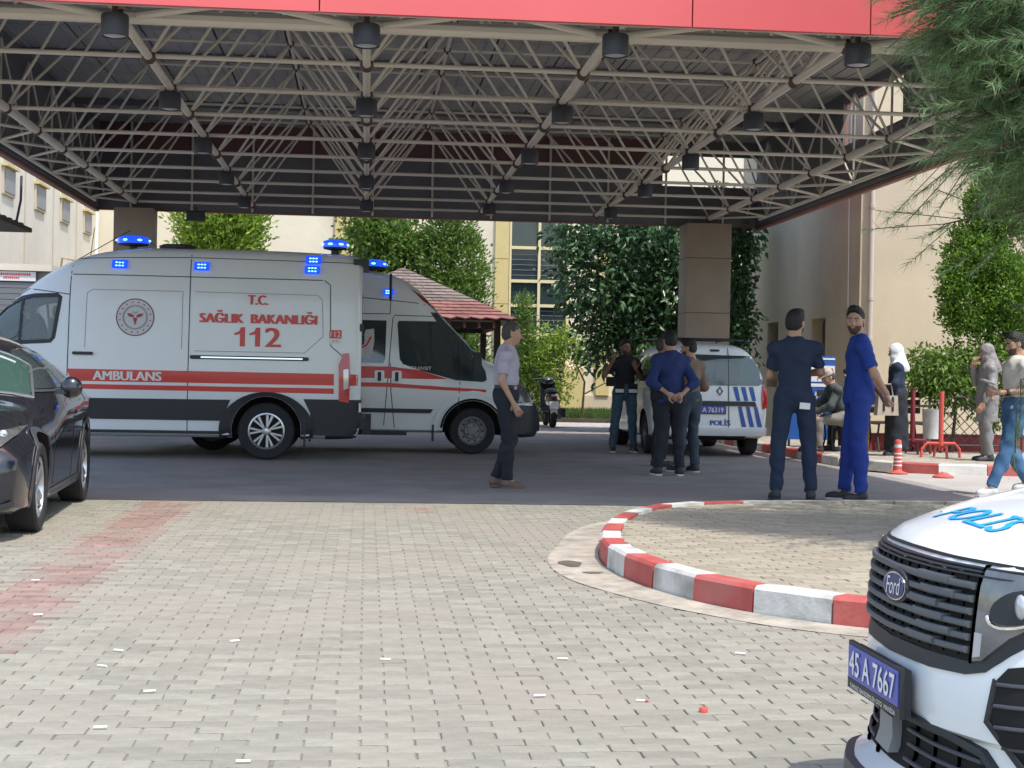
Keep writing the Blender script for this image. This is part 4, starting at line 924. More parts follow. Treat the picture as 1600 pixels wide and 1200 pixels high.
# re-project on a copy without the window hole
tmp, bvf = shell(a1, st, 'paint_white'); bpy.data.objects.remove(tmp)
S = dict(root=a1, bv=bvf)
for sd, ax in ((1, 'L'), (-1, 'R')):
    P_ = lambda nm, mt, poly, **k: panel(nm, a1, bvf, mt, poly, ax, **k)
    wg = P_('side_window', 'glass_thin', win, off=-.012, rim=0)
    strip('window_seal', a1, bvf, 'trim', win, .05, ax, .004, True)
    strip('window_divider', a1, bvf, 'trim', [(4.36,2.06),(4.36,1.45)], .03, ax, .006)
    P_('lower_trim', 'trim', [(-.02,.80),(.72,.80),(.63,.62),(.60,.275),(-.02,.30)], off=.012); P_('lower_trim', 'trim', [(1.66,.775),(5.6,.76),(5.6,.50),(1.78,.50)], off=.012)
    P_('lower_trim', 'trim', [(1.78,.365),(5.6,.365),(5.6,.275),(1.78,.275)], off=.012)
    arch = [(1.195+.61*cos(radians(t)), .385+.50*sin(radians(t))) for t in range(-12, 193, 8)]; inn_ = [(1.195+.453*cos(radians(t)), .375+.453*sin(radians(t))) for t in range(192, -13, -8)]
    k_ = len(arch)
    m = MB(); q = [drop(bvf, ax, a, max(b, .28), .03) for a, b in arch]; q2 = [drop(bvf, ax, a, max(b, .28), .018) for a, b in inn_[::-1]]; q3 = [p-Vector((0, sd*.12, 0)) for p in q2]; q4 = [p-Vector((0, sd*.05, 0)) for p in q]
    m.add(q4+q+q2+q3, [(i+j*k_, i+1+j*k_, i+1+(j+1)*k_, i+(j+1)*k_) for i in range(k_-1) for j in range(3)]); m.build('wheel_arch_trim', 'trim', a1, True)
    P_('red_stripe', 'red', [(.33,1.135),(3.75,1.14),(3.68,.985),(.33,.985)], off=.005, rim=0); P_('red_stripe', 'red', [(.33,.945),(3.68,.945),(3.62,.885),(.33,.875)], off=.005, rim=0)
    P_('red_stripe', 'red', [(.02,1.13),(.12,1.135),(.12,.985),(.02,.985)], off=.005, rim=0)
    for pl in ([(2.21,.33),(2.21,2.735)], [(3.74,.62),(3.74,2.56)], [(.5,2.36),(3.72,2.365)], [(3.74,2.10),(4.3,2.17),(4.7,1.93)], [(.48,2.36),(.40,2.30),(.38,1.5),(.20,1.35)]): strip('panel_seam', a1, bvf, 'seam', pl, .012, ax, .0025, rim=.004)
    strip('roof_gutter', a1, bvf, 'seam', [(.05,2.60),(2.2,2.62),(3.72,2.58)], .010, ax, .0025, rim=.004)
    strip('pressed_outline', a1, bvf, 'grey', [(2.30,1.42),(2.30,2.17),(3.45,2.17),(3.52,2.12),(3.53,1.42)], .008, ax, .002, rim=.004)
    strip('pressed_outline', a1, bvf, 'grey', [(2.14,2.17),(.56,2.16),(.50,2.10),(.48,1.62),(.72,1.40),(2.14,1.40)], .008, ax, .002, rim=.004)
    P_('sliding_rail', 'trim', rrect(.66,1.295,2.19,1.345,.02,2), off=.014); strip('rail_trim', a1, bvf, 'chrome', [(.74,1.32),(2.05,1.32)], .018, ax, .018)
    h_ = P_('door_handle', 'trim', rrect(3.42,1.32,3.68,1.36,.018,3), off=.035, rim=.04)
    tl = P_('tail_light', 'red_lens', [(.13,.76),(.26,.78),(.27,1.25),(.22,1.40),(.14,1.41),(.12,1.1)], off=.03, rim=.05)
    l2 = P_('tail_light_clear', 'clear_lens', [(.14,.95),(.20,.93),(.21,1.19),(.145,1.20)], off=.034, rim=.01); l2.parent = tl
    P_('badge', 'red', rrect(.24,1.60,.40,1.71,.01,2), off=.005, rim=0); P_('badge_base', 'white_print', rrect(.24,1.53,.40,1.598,.01,2), off=.005, rim=0)
    ptext('badge_text', a1, bvf, 'white_print', '112', ax, .32, 1.655, .075, .13, off=.009); ptext('badge_text', a1, bvf, 'grey', 'ACİL', ax, .32, 1.565, .03, .09, off=.009)
    ptext('lettering', a1, bvf, 'red', 'T.C.', ax, 1.33, 2.08, .125, .25, fat=.08); ptext('lettering', a1, bvf, 'red', 'SAĞLIK  BAKANLIĞI', ax, 1.32, 1.855, .165, 1.50, fat=.075)
    sg_ = -1 if ax == 'L' else 1
    for cx_ in (-.215, -.02): P_('lettering', 'red', [(1.33+sg_*(cx_+a), 1.595+b) for a, b in ((-.085,.045),(-.02,.075),(.0,.125),(.055,.125),(.055,-.125),(-.01,-.125),(-.01,.035),(-.085,.02))], off=.006, rim=0)
    ptext('lettering', a1, bvf, 'red', '2', ax, 1.33+sg_*.20, 1.595, .25, .19, fat=.05); ptext('lettering', a1, bvf, 'white_print', 'AMBULANS', ax, 2.98, 1.06, .115, .86, fat=.065)
    ex, ez = 2.90, 1.82
    em = P_('emblem', 'emblem_white', circ(ex, ez, .235, 36), off=.004, rim=0); strip('emblem_ring', em, bvf, 'emblem_ring', circ(ex, ez, .237, 40), .014, ax, .006, True, .5)
    strip('emblem_inner_ring', em, bvf, 'seam', circ(ex, ez, .145, 32), .005, ax, .0065, True, .5); strip('emblem_inner_ring', em, bvf, 'lilac', circ(ex, ez, .158, 32), .012, ax, .0062, True, .5)
    for k in range(16):
        a = 2*pi*(k+.5)/16; cx, cz = ex+.197*cos(a), ez+.197*sin(a); panel('emblem_star', em, bvf, 'emblem_ring', [(cx+(.014 if j % 2 == 0 else .007)*cos(a+pi*j/5), cz+(.014 if j % 2 == 0 else .007)*sin(a+pi*j/5)) for j in range(10)], ax, .008, .2, 0)
    for s2 in (-1, 1): panel('emblem_wing', em, bvf, 'red_dark', [(ex+s2*.012,ez+.02),(ex+s2*.05,ez+.045),(ex+s2*.105,ez+.05),(ex+s2*.085,ez+.015),(ex+s2*.05,ez-.002),(ex+s2*.014,ez+.005)], ax, .008, .2, 0)
    panel('emblem_staff', em, bvf, 'red_dark', [(ex-.03,ez-.005),(ex+.03,ez-.005),(ex+.004,ez-.10),(ex-.004,ez-.10)], ax, .008, .2, 0)
    strip('emblem_crescent', em, bvf, 'seam', [(ex+.025*cos(t), ez+.075+.022*sin(t)) for t in np.linspace(pi*.95, 2.05*pi, 9)], .007, ax, .008, rim=0)
    for lx, lz in ((3.12,2.50),(2.07,2.50),(.63,2.615),(.64,2.49)): bluelight(a1, bvf, ax, lx, lz)
    mir = MB().box((5.02, sd*1.12, 1.5), (.14,.2,.34)).build('wing_mirror', 'trim', a1)
beacon(a1, 3.03, .35, 2.735, .22); beacon(a1, .36, .35, 2.755, .17)
MB().lathe([(.24,0),(.25,.05),(.20,.07),(0,.075)], n=24, cap=False).build('roof_vent', 'trim', a1, True, loc=(2.45, .3, 2.75))
MB().tube([(3.75,.5,2.56),(3.05,.5,2.98)], .006, 5).build('antenna', 'iron', a1); MB().tube([(3.6,.3,2.6),(3.55,.3,3.02)], .005, 5).build('antenna', 'iron', a1)
MB().bbox((-.10,-.8,2.58),(.1,.8,2.66)).build('rear_lip', 'trim', a1)
MB().bbox((-.09,-.95,.42),(.02,.95,.56)).build('rear_step', 'trim', a1)
for sd in (-1, 1):
    panel('rear_window', a1, bvf, 'carglass', rrect(sd*.45-.33,1.5,sd*.45+.33,2.2,.06), 'B'); MB().box((-.02, sd*.9, 1.75), (.05,.05,.10)).build('hinge', 'trim', a1); MB().box((-.015, sd*.99, .70), (.03,.05,.12)).build('number_lamp', 'white_print', a1)
for x in (1.195, 4.95):
    for sd in (-1, 1): wheel(a1, x, sd*.88, .372, .235, sd, 'cap', .235)
mf = MB().box((.70,.93,.34), (.02,.2,.36)).build('mud_flap', 'trim', a1); MB().box((.70,-.93,.34), (.02,.2,.36)).build('mud_flap', 'trim', a1)
MB().bbox((.4,-.75,.30),(5.2,.75,.42)).build('underbody', 'well', a1)
MB().bbox((5.05,-.9,1.42),(5.1,.9,1.44)).build('dashboard', 'trim', a1); MB().bbox((3.83,-.45,1.40),(3.9,.45,2.0)).build('cab_bulkhead_grille', 'trim_mid', a1)
seat = MB().box((4.0,.45,1.55), (.12,.45,.5)); seat.ball((4.0,.45,1.88), (.05,.12,.09)); seat.build('seat', 'trim_mid', a1, True)
dr, P, HM = person('driver seen as a dark figure behind the ambulance cab window', (-.09-4.15, 21.22-.35, .92), 180, 1.70, 'black_cloth', 'black_cloth', skin='skin_dark', sleeve='long', J=SJ, head=(-30,8,0), bulk=.9)
dr.scale = (.92,.92,.92)

# ---------------------------------------------------------------- second ambulance, nose to the right
a2 = thing('ambulance', 'white ambulance facing right with pointed bonnet and dark windows', 'ambulance', (-3.28, 23.30, 0), 0)
X = lambda x: x+3.28
st = [(-.02,.4,1.1,2.55,.9,.93,.78,6),(.1,.3,1.1,2.66,.95,.97,.82,7),(2.0,.3,1.1,2.70,.95,.98,.82,7),(X(-.1),.3,1.1,2.69,.95,.98,.80,6),(X(.41),.3,1.1,2.60,.95,.98,.78,5),(X(.72),.3,1.08,2.44,.95,.98,.76,4.5),(X(1.08),.3,1.05,2.05,.95,.98,.74,4.2),
      (X(1.45),.3,.95,1.68,.95,.97,.74,4),(X(1.78),.28,.85,1.38,.95,.95,.74,4),(X(2.12),.26,.75,1.24,.93,.92,.70,3.6),(X(2.36),.25,.68,1.03,.86,.86,.62,3.2),(X(2.48),.26,.6,.84,.76,.76,.55,3),(X(2.55),.32,.5,.66,.60,.62,.45,3)]
body, bv = shell(a2, st, 'paint_white', [(X(1.556),.335,.44,.62,1.2),(X(-2.19),.335,.44,.62,1.2)])
tmp, bvf = shell(a2, st, 'paint_white'); bpy.data.objects.remove(tmp)
Z = lambda *ps: [(X(a), b) for a, b in ps]
for sd, ax in ((-1, 'R'), (1, 'L')):
    P_ = lambda nm, mt, poly, **k: panel(nm, a2, bvf, mt, poly, ax, **k)
    w_ = P_('door_window', 'carglass', Z((.44,1.88),(.46,1.92),(1.24,1.93),(1.32,1.86),(1.62,1.44),(1.745,1.20),(1.76,1.08),(1.70,1.05),(1.30,1.07),(.80,1.20),(.53,1.29),(.48,1.36)), off=.004)
    strip('window_divider', a2, bvf, 'trim', Z((.92,1.92),(.96,1.20)), .03, ax, .008); strip('window_divider', a2, bvf, 'trim', Z((1.25,1.9),(1.33,1.12)), .10, ax, .006)
    P_('side_window', 'carglass', Z((-.7,1.92),(.28,1.92),(.27,1.35),(.24,1.30),(-.7,1.30))); P_('side_window', 'carglass', Z((-2.0,1.92),(-.8,1.92),(-.8,1.30),(-2.0,1.30)))
    cz = P_('window_decal', 'emblem_white', Z((-.12,1.40),(-.02,1.78),(.12,1.80),(.13,1.40),(.04,1.36)), off=.006, rim=0); strip('decal_mark', a2, bvf, 'red', Z((-.10,1.5),(.0,1.56),(.06,1.68)), .03, ax, .008, rim=0)
    ptext('model_lettering', a2, bvf, 'white_print', 'TRANSIT', ax, X(.79), 1.235, .05, .30, off=.009)
    P_('red_stripe', 'red', Z((-3.2,1.25),(.36,1.25),(.78,1.205),(1.18,1.085),(.9,1.08),(-3.2,1.08)), off=.0045, rim=0); P_('red_stripe', 'red', Z((-3.2,1.02),(.3,1.015),(1.75,.94),(1.75,.90),(.3,.955),(-3.2,.96)), off=.0045, rim=0)
    P_('rub_strip', 'trim', Z((-3.0,.65),(.98,.645),(.94,.585),(-3.0,.59)), off=.018, rim=.02)
    for pl in ([(.26,.33),(.30,.9),(.37,1.95),(.40,2.0),(1.2,2.0),(1.30,1.93)], [(.42,.36),(.36,.9),(.345,1.3)], [(-.9,.33),(-.86,2.0),(.33,2.02)], [(-3.2,2.25),(-.1,2.25),(.72,2.19),(.95,2.15)], [(.33,2.02),(.35,2.55)], [(1.34,.62),(1.36,1.05)]): strip('panel_seam', a2, bvf, 'seam', Z(*pl), .012, ax, .0025, rim=.004)
    for hx in (.19, .44):
        q = P_('handle_plate', 'paint_white', rrect(X(hx-.07),1.02,X(hx+.07),1.19,.02,2), off=.02, rim=.02); k = panel('handle', q, bvf, 'trim', rrect(X(hx-.025),1.04,X(hx+.025),1.17,.012,2), ax, .032, .3, .02)
    arch = [(X(1.556)+.56*cos(radians(t)), .335+.56*sin(radians(t))) for t in range(0, 181, 10)]; strip('arch_edge', a2, bvf, 'paint_white', arch, .05, ax, .014)
    fl_ = [(X(1.556)+.46*cos(radians(t)), .335+.46*sin(radians(t))) for t in range(-5, 186, 10)]; strip('arch_liner', a2, bvf, 'well', fl_, .03, ax, .018)
    P_('front_bumper', 'trim', Z((2.02,.735),(2.50,.70),(2.54,.5),(2.50,.27),(2.05,.25),(2.03,.5)), off=.02, rim=.03, step=.05)
    P_('headlight', 'headlamp', Z((2.18,1.17),(2.26,1.12),(2.37,.93),(2.42,.76),(2.20,.74),(2.17,.9)), off=.016, rim=.03, step=.05)
    P_('indicator', 'clear_lens', Z((2.20,.83),(2.27,.84),(2.27,.76),(2.20,.76)), off=.022, rim=.02, step=.05)
    P_('red_arc', 'red_dark', Z((.62,2.42),(.80,2.30),(1.10,2.06),(1.16,2.0),(1.02,2.08),(.8,2.24)), off=.005, rim=0)
    strip('screen_pillar', a2, bvf, 'pillar_grey', Z((.74,2.41),(1.09,2.03),(1.45,1.67),(1.77,1.375)), .035, ax, .012)
    MB().box((X(1.60), sd*1.10, 1.33), (.12,.16,.30)).build('wing_mirror', 'trim', a2)
    bluelight(a2, bvf, ax, X(.30), 2.33, .16, .10, (3,2))
panel('windscreen', a2, bvf, 'carglass', [(-.78,1.46),(.78,1.46),(.66,2.06),(-.66,2.06)], 'F'); panel('grille', a2, bvf, 'trim', [(-.5,.80),(.5,.80),(.56,.97),(-.56,.97)], 'F', step=.06)
panel('front_bumper', a2, bvf, 'trim', [(-.62,.34),(.62,.34),(.66,.74),(-.66,.74)], 'F', off=.03, rim=.05, step=.06)
beacon(a2, X(.06), -.45, 2.64, .22); MB().tube([(X(.34),-.3,2.55),(X(.34),-.3,2.5),(X(.62),-.28,2.5)], .006).build('antenna', 'iron', a2); MB().tube([(X(.33),-.86,2.60),(X(.33),-.94,2.22)], .02, 6).build('hose', 'trim', a2)
for x in (X(1.556), X(-2.19)):
    for sd in (-1, 1): wheel(a2, x, sd*.84, .335, .215, sd, 'steel', .205)
MB().bbox((.3,-.7,.32),(5.3,.7,.42)).build('underbody', 'well', a2); MB().bbox((X(-1.6),-.93,.255),(X(.6),-.80,.30)).build('side_step', 'trim', a2); MB().box((X(.98),-.88,.30),(.03,.18,.24)).build('mud_flap', 'trim', a2)
MB().bbox((X(-.05),-1.0,.26),(X(.08),-.93,.56)).build('step_bracket', 'trim_mid', a2)

# ---------------------------------------------------------------- small police van, rear view
kv = thing('police_van', 'small white police van seen from behind with three blue slanting stripes', 'van', (5.13, 22.62, 0), pi/2)
st = [(-.06,.36,.62,.72,.78,.80,.75,6),(-.02,.32,.85,1.12,.84,.86,.80,6),(.02,.30,.95,1.50,.85,.875,.70,6),(.10,.28,.95,1.64,.86,.88,.66,5),(.5,.26,.95,1.70,.86,.885,.66,5),(1.6,.25,.95,1.73,.86,.885,.66,5),(2.4,.25,.95,1.70,.86,.885,.64,4.5),(2.9,.25,.95,1.5,.86,.885,.64,4),(3.4,.25,.9,1.12,.86,.87,.7,3.6),(3.9,.25,.8,1.0,.84,.85,.66,3.4),(4.2,.28,.7,.85,.78,.78,.6,3.2),(4.32,.34,.6,.7,.66,.66,.5,3)]
body, bv = shell(kv, st, 'paint_white', [(.72,.31,.38,.60,1.2),(3.4,.31,.38,.60,1.2)], step=.04)
tmp, bvf = shell(kv, st, 'paint_white', step=.04); bpy.data.objects.remove(tmp)
K = lambda *ps: [(5.13-a, b) for a, b in ps]
P_ = lambda nm, mt, poly, **k: panel(nm, kv, bvf, mt, poly, 'B', **k)
P_('rear_window', 'carglass', K((4.36,1.50),(4.40,1.53),(5.88,1.51),(5.93,1.46),(5.92,1.10),(5.86,1.07),(4.42,1.06),(4.36,1.1)), off=.01)
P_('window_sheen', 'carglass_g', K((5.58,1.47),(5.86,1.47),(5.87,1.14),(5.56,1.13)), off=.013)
strip('door_split', kv, bvf, 'seam', K((5.40,1.62),(5.41,.44)), .010, 'B', .012); strip('door_seam', kv, bvf, 'seam', K((4.30,.43),(5.96,.43)), .014, 'B', .006)
P_('handle_bar', 'trim', K((4.50,.83),(5.80,.83),(5.83,.76),(4.50,.76)), off=.03, rim=.035); P_('high_brake_light', 'trim', K((5.13,1.60),(5.27,1.60),(5.27,1.57),(5.13,1.57)), off=.012)
for dx in (0, .12, .24):
    P_('blue_stripe', 'text_blue', K((5.47+dx,1.05),(5.54+dx,1.05),(5.585+dx,.84),(5.525+dx,.84)), off=.006, rim=0); P_('blue_stripe', 'text_blue', K((5.545+dx,.755),(5.60+dx,.755),(5.68+dx,.45),(5.61+dx,.45)), off=.006, rim=0)
    P_('blue_stripe', 'text_blue', K((4.93-dx,1.05),(4.86-dx,1.05),(4.80-dx,.84),(4.86-dx,.84)), off=.006, rim=0)
strip('maker_diamond', kv, bvf, 'trim', K((5.27,1.04),(5.31,.98),(5.27,.92),(5.23,.98)), .02, 'B', .014, True, .5)
pl = plate(kv, drop(bvf, 'B', 5.13-5.10, .70, .02), (0,-1,0), (0,0,1), '45 A 76319', .50, .11, .075, .44)
ptext('lettering', kv, bvf, 'text_blue', 'POLİS', 'B', 5.13-5.28, .52, .105, .30, fat=.06)
for a, s2 in ((5.93, 1), (4.33, -1)):
    t_ = P_('tail_light', 'red_lens', K((a,1.15),(a+s2*.05,1.15),(a+s2*.055,.74),(a-s2*.01,.72),(a-s2*.02,.9)), off=.02, rim=.04, step=.05); P_('fog_light', 'red_lens', K((a-s2*.12,.41),(a-s2*.01,.41),(a-s2*.01,.375),(a-s2*.12,.375)), off=.022, rim=.02)
P_('rear_bumper', 'paint_white', K((4.28,.44),(5.98,.44),(5.98,.33),(4.28,.33)), off=.03, rim=.05); P_('lower_bumper', 'trim', K((4.6,.335),(5.7,.335),(5.6,.26),(4.7,.26)), off=.028, rim=.05)
for s2, ax in ((1, 'L'), (-1, 'R')):
    panel('quarter_window', kv, bvf, 'carglass', [(.25,1.12),(.22,1.48),(1.35,1.52),(1.35,1.10)], ax); panel('door_window', kv, bvf, 'carglass', [(1.5,1.10),(1.5,1.52),(2.5,1.50),(3.0,1.12)], ax); strip('panel_seam', kv, bvf, 'seam', [(1.42,.35),(1.42,1.6)], .012, ax, .003)
    MB().tube([(.3,s2*.60,1.71),(.35,s2*.60,1.76),(2.2,s2*.60,1.78),(2.3,s2*.60,1.72)], .016, 6).build('roof_rail', 'trim', kv); MB().box((3.0, s2*1.0, 1.08), (.10,.2,.16)).build('wing_mirror', 'trim', kv)
MB().tube([(1.0,-.62,1.78),(1.0,.62,1.78)], .02, 6).build('light_bar_mount', 'trim', kv); MB().tube([(1.9,-.62,1.78),(1.9,.62,1.78)], .018, 6).build('rack_bar', 'trim', kv)
for x in (.72, 3.4):
    for sd in (-1, 1): wheel(kv, x, sd*.76, .31, .2, sd, 'steel', .2)
MB().bbox((.2,-.66,.24),(4.0,.66,.34)).build('underbody', 'well', kv)

# ---------------------------------------------------------------- black hatchback at the left edge
cr = thing('parked_car', 'black hatchback parked facing the camera at the left edge', 'car', (-3.17, 11.17, 0), -pi/2+.057)
st = [(.90,.30,.44,.55,.50,.52,.40,2.6),(.84,.24,.50,.66,.68,.72,.52,2.8),(.74,.20,.55,.74,.80,.83,.58,3),(.55,.18,.60,.81,.85,.875,.64,3),(.2,.18,.64,.875,.86,.885,.67,3.4),(-.2,.18,.67,.915,.86,.89,.70,3.6),(-.48,.18,.70,.94,.86,.89,.71,3.6),(-.62,.18,.72,.99,.86,.89,.71,3.4),(-.85,.18,.77,1.13,.86,.89,.67,3.0),(-1.15,.18,.82,1.29,.86,.89,.62,2.8),(-1.5,.18,.84,1.395,.86,.89,.585,2.8),(-2.0,.18,.86,1.435,.86,.89,.56,2.7),
      (-2.5,.19,.88,1.38,.86,.88,.55,2.6),(-2.9,.20,.90,1.26,.85,.87,.52,2.6),(-3.2,.24,.88,1.10,.80,.83,.5,2.6),(-3.38,.30,.75,.95,.70,.74,.48,2.8),(-3.44,.38,.6,.8,.6,.62,.4,3)]
body, bv = shell(cr, st, 'paint_black', [(0,.32,.385,.60,1.2),(-2.55,.32,.385,.60,1.2)], step=.05, nt_=16)
tmp, bvf = shell(cr, st, 'paint_black', step=.05, nt_=16); bpy.data.objects.remove(tmp)
panel('windscreen', cr, bvf, 'carglass_g', [(-.60,0),(-.61,.3),(-.67,.55),(-.74,.68),(-1.24,.575),(-1.20,0),(-1.24,-.575),(-.74,-.68),(-.67,-.55),(-.61,-.3)], 'T', off=.008, step=.04, rim=.01)
strip('windscreen_seal', cr, bvf, 'alloy', [(-.58,0),(-.59,.3),(-.65,.56),(-.72,.70),(-1.26,.59),(-1.215,0),(-1.26,-.59),(-.72,-.70),(-.65,-.56),(-.59,-.3)], .022, 'T', .012, True); panel('sun_visor_strip', cr, bvf, 'lamp_glass', [(-1.12,-.5),(-1.12,.5),(-1.15,.5),(-1.15,-.5)], 'T', off=.012, step=.1)
panel('grille', cr, bvf, 'trim', [(-.55,.58),(.55,.58),(.48,.68),(-.48,.68)], 'F', off=.008, step=.08); panel('lower_grille', cr, bvf, 'trim', [(-.45,.26),(.45,.26),(.5,.42),(-.5,.42)], 'F', off=.01, step=.08)
strip('grille_chrome', cr, bvf, 'chrome', [(-.5,.70),(0,.685),(.5,.70)], .014, 'F', .012)
for s2, ax in ((1, 'L'), (-1, 'R')):
    hl = panel('headlight', cr, bvf, 'headlamp', [(s2*.46,.60),(s2*.50,.69),(s2*.66,.725),(s2*.785,.755),(s2*.775,.70),(s2*.72,.635),(s2*.58,.595)], 'F', off=.016, rim=.03, step=.03)
    for q in range(3): MB().ball(drop(bvf, 'F', s2*(.55+.075*q), .655+.028*q, .014), (.012,.032,.026), 12, 8).build('headlight_bulb', 'chrome', hl, True)
    panel('fog_recess', cr, bvf, 'trim', [(s2*.56,.28),(s2*.80,.30),(s2*.80,.36),(s2*.62,.46)], 'F', off=.006, step=.05); f_ = MB().ball(drop(bvf, 'F', s2*.665, .345, .01), (.02,.045,.045), 14, 8).build('fog_light', 'clear_lens', cr, True)
    strip('bumper_blade', cr, bvf, 'trim_mid', [(s2*.4,.235),(s2*.70,.245),(s2*.80,.27)], .03, 'F', .02)
    panel('front_door_glass', cr, bvf, 'carglass', [(-.78,1.0),(-1.12,1.20),(-1.38,1.295),(-1.60,1.315),(-1.62,1.01)], ax, off=.006, step=.06); panel('rear_door_glass', cr, bvf, 'carglass', [(-1.68,1.01),(-1.66,1.315),(-2.1,1.30),(-2.5,1.22),(-2.78,1.08),(-2.5,1.04)], ax, off=.006, step=.06)
    strip('window_trim', cr, bvf, 'trim_mid', [(-.74,.985),(-1.65,.99),(-2.5,1.02),(-2.82,1.07)], .018, ax, .008)
    for pl in ([(-.62,.30),(-.60,.70),(-.68,.96)], [(-1.66,.26),(-1.66,.99)], [(-2.55,.95),(-2.25,.72),(-2.12,.3)], [(.45,.46),(.52,.72)]): strip('panel_seam', cr, bvf, 'well', pl, .010, ax, .002)
    for hx in (-1.48, -2.35): panel('door_handle', cr, bvf, 'paint_black', rrect(hx-.09,.80,hx+.09,.835,.012,2), ax, off=.035, rim=.04)
    for wx in (0, -2.55):
        arch = [(wx+.405*cos(radians(t)), .32+.405*sin(radians(t))) for t in range(-15, 196, 10)]; strip('arch_edge', cr, bvf, 'trim_mid', arch, .035, ax, .012)
    strip('side_sill', cr, bvf, 'trim_mid', [(-.42,.235),(-2.12,.245)], .07, ax, .012)
    mm = MB(); mm.ball((-.86, s2*.965, 1.02), (.075,.085,.085), 16, 10); mr = mm.build('wing_mirror', 'paint_black', cr, True); MB().box((-.84, s2*.90, .985), (.07,.10,.035)).build('mirror_arm', 'trim', mr); MB().ball((-.92, s2*.965, 1.02), (.03,.068,.066), 12, 8).build('mirror_glass', 'lamp_glass', mr, True)
    panel('tail_light', cr, bvf, 'red_lens', [(s2*.5,.86),(s2*.76,.86),(s2*.70,.98),(s2*.5,.96)], 'B', off=.01, step=.06)
strip('roof_edge', cr, bvf, 'alloy', [(-1.05,.60),(-1.5,.66),(-2.4,.64)], .012, 'T', .006)
for x in (0, -2.55):
    for sd in (-1, 1): wheel(cr, x, sd*.775, .32, .215, sd, 'alloy', .225)
MB().bbox((-3.1,-.68,.17),(.6,.68,.26)).build('underbody', 'well', cr)
# ---------------------------------------------------------------- near police van: only its front corner is in the picture
nv = thing('police_van', 'white police van nose in the right foreground with dark slatted grille and blue number plate', 'van', (1.385, 3.92, 0), pi); nv.scale = (1, .766, 1)
PR = [(-.05,.09),(.0,.105),(.035,.125),(.035,.155),(-.01,.19),(-.035,.25),(-.035,.33),(-.005,.348),(.004,.40),(.004,.46),(-.004,.50),(-.012,.54),(-.018,.62),(-.026,.70),(-.034,.742),(-.052,.768),(-.095,.797),(-.18,.830),(-.32,.869),(-.55,.914),(-.85,.955),(-.95,.98),(-1.15,1.13),(-1.42,1.34),(-1.62,1.43),(-2.1,1.48),(-2.9,1.48),(-3.35,1.44),(-3.5,1.3),(-3.55,.9),(-3.55,.3),(-3.4,.14),(-2,.12),(-.6,.12)]
ys = [-.72,-.715,-.70,-.675,-.64,-.60,-.55,-.50,-.45,-.38,-.3,-.2,-.1,0]; ys = ys+[-y for y in ys[-2::-1]]
V = []; n = len(PR)
for y in ys:
    a = abs(y); px_ = float(pchip([0,.25,.47,.6,.68,.71,.72], [0,-.015,-.065,-.115,-.20,-.28,-.36], a)); dz = float(pchip([0,.45,.62,.69,.72], [0,-.004,-.02,-.05,-.12], a))
    for x, z in PR:
        kx = 1.0 if x > -.2 else max(.0, 1-(-.2-x)*1.6); kz = 1.0 if z > .74 else max(0, (z-.6)/.14)
        side = 0 if x > -1 or z < 1 else -.09*max(0, (z-.95)/.5)*(1 if y > 0 else -1)*(a/.72)
        V.append((x+px_*kx, y+side, z+dz*kz))
m = MB(); m.add(V, [(i*n+k, i*n+(k+1) % n, (i+1)*n+(k+1) % n, (i+1)*n+k) for i in range(len(ys)-1) for k in range(n)]+[tuple(range(n)), tuple((len(ys)-1)*n+k for k in range(n))])
bo = m.build('body', ['paint_police', 'well'], nv)
bm = bmesh.new(); bm.from_mesh(bo.data); tmpm = bo.data
c = MB(); c.cm = 1; Mr = Matrix.Rotation(-pi/2, 4, 'X')
for x in (-.72, -2.75):
    for s_ in (-1, 1): c.lathe([(.325, min(s_*.5, s_*1.0)), (.325, max(s_*.5, s_*1.0))], c=(x, 0, .27), M=Mr, n=36)
nb = BVHTree.FromBMesh(bm); bm.free(); cu = c.build('cut', ['paint_police', 'well'], nv); boolcut(bo, cu)
bo.data.polygons.foreach_set("use_smooth", [True]*len(bo.data.polygons)); bo.data.set_sharp_from_angle(angle=radians(38))
F_ = lambda nm, mt, poly, **k: panel(nm, nv, nb, mt, poly, 'F', **k)
def bar(name, pts, h, dp, material, parent=nv, lift=.0, ax='F'):
    """solid bar following the nose: pts (y, z), section height h and depth dp"""
    q = []; pts = [Vector(p) for p in pts]
    for a, b in zip(pts[:-1], pts[1:]):
        k = max(1, int((b-a).length/.03)); q += [a.lerp(b, i/k) for i in range(k)]
    q.append(pts[-1]); V = []
    for p in q:
        c0 = drop(nb, ax, p.x, p.y, lift); c1 = c0+Vector((dp, 0, 0)); V += [c0+Vector((-.01,0,-h/2)), c0+Vector((-.01,0,h/2)), c1+Vector((-.003,0,h/2)), c1+Vector((0,0,h*.2)), c1+Vector((0,0,-h*.3)), c1+Vector((-.004,0,-h/2))]
    m = MB(); m.add(V, [(i*6+k, i*6+(k+1) % 6, (i+1)*6+(k+1) % 6, (i+1)*6+k) for i in range(len(q)-1) for k in range(6)]+[(5,4,3,2,1,0), tuple((len(q)-1)*6+k for k in range(6))])
    return m.build(name, material, parent, True)
gr = F_('grille', 'well', [(-.49,.535),(-.48,.75),(-.3,.752),(0,.755),(.3,.752),(.475,.748),(.475,.525),(.3,.528),(-.3,.532)], off=.003, step=.04)
for k in range(6):
    z = .560+.0305*k
    bar('grille_slat', [(-.475,z),(.47,z-.004)], .0165, .024, 'slat_grey', gr)
    y0 = .16+.035*((k*2) % 3); bar('slat_block', [(y0,z+.001),(y0+.03,z),(y0+.17,z)], .021, .029, 'slat_grey', gr)
for k in range(13): y = -.42+.07*k; bar('grille_web', [(y,.54),(y,.735)], .004, .008, 'trim', gr)
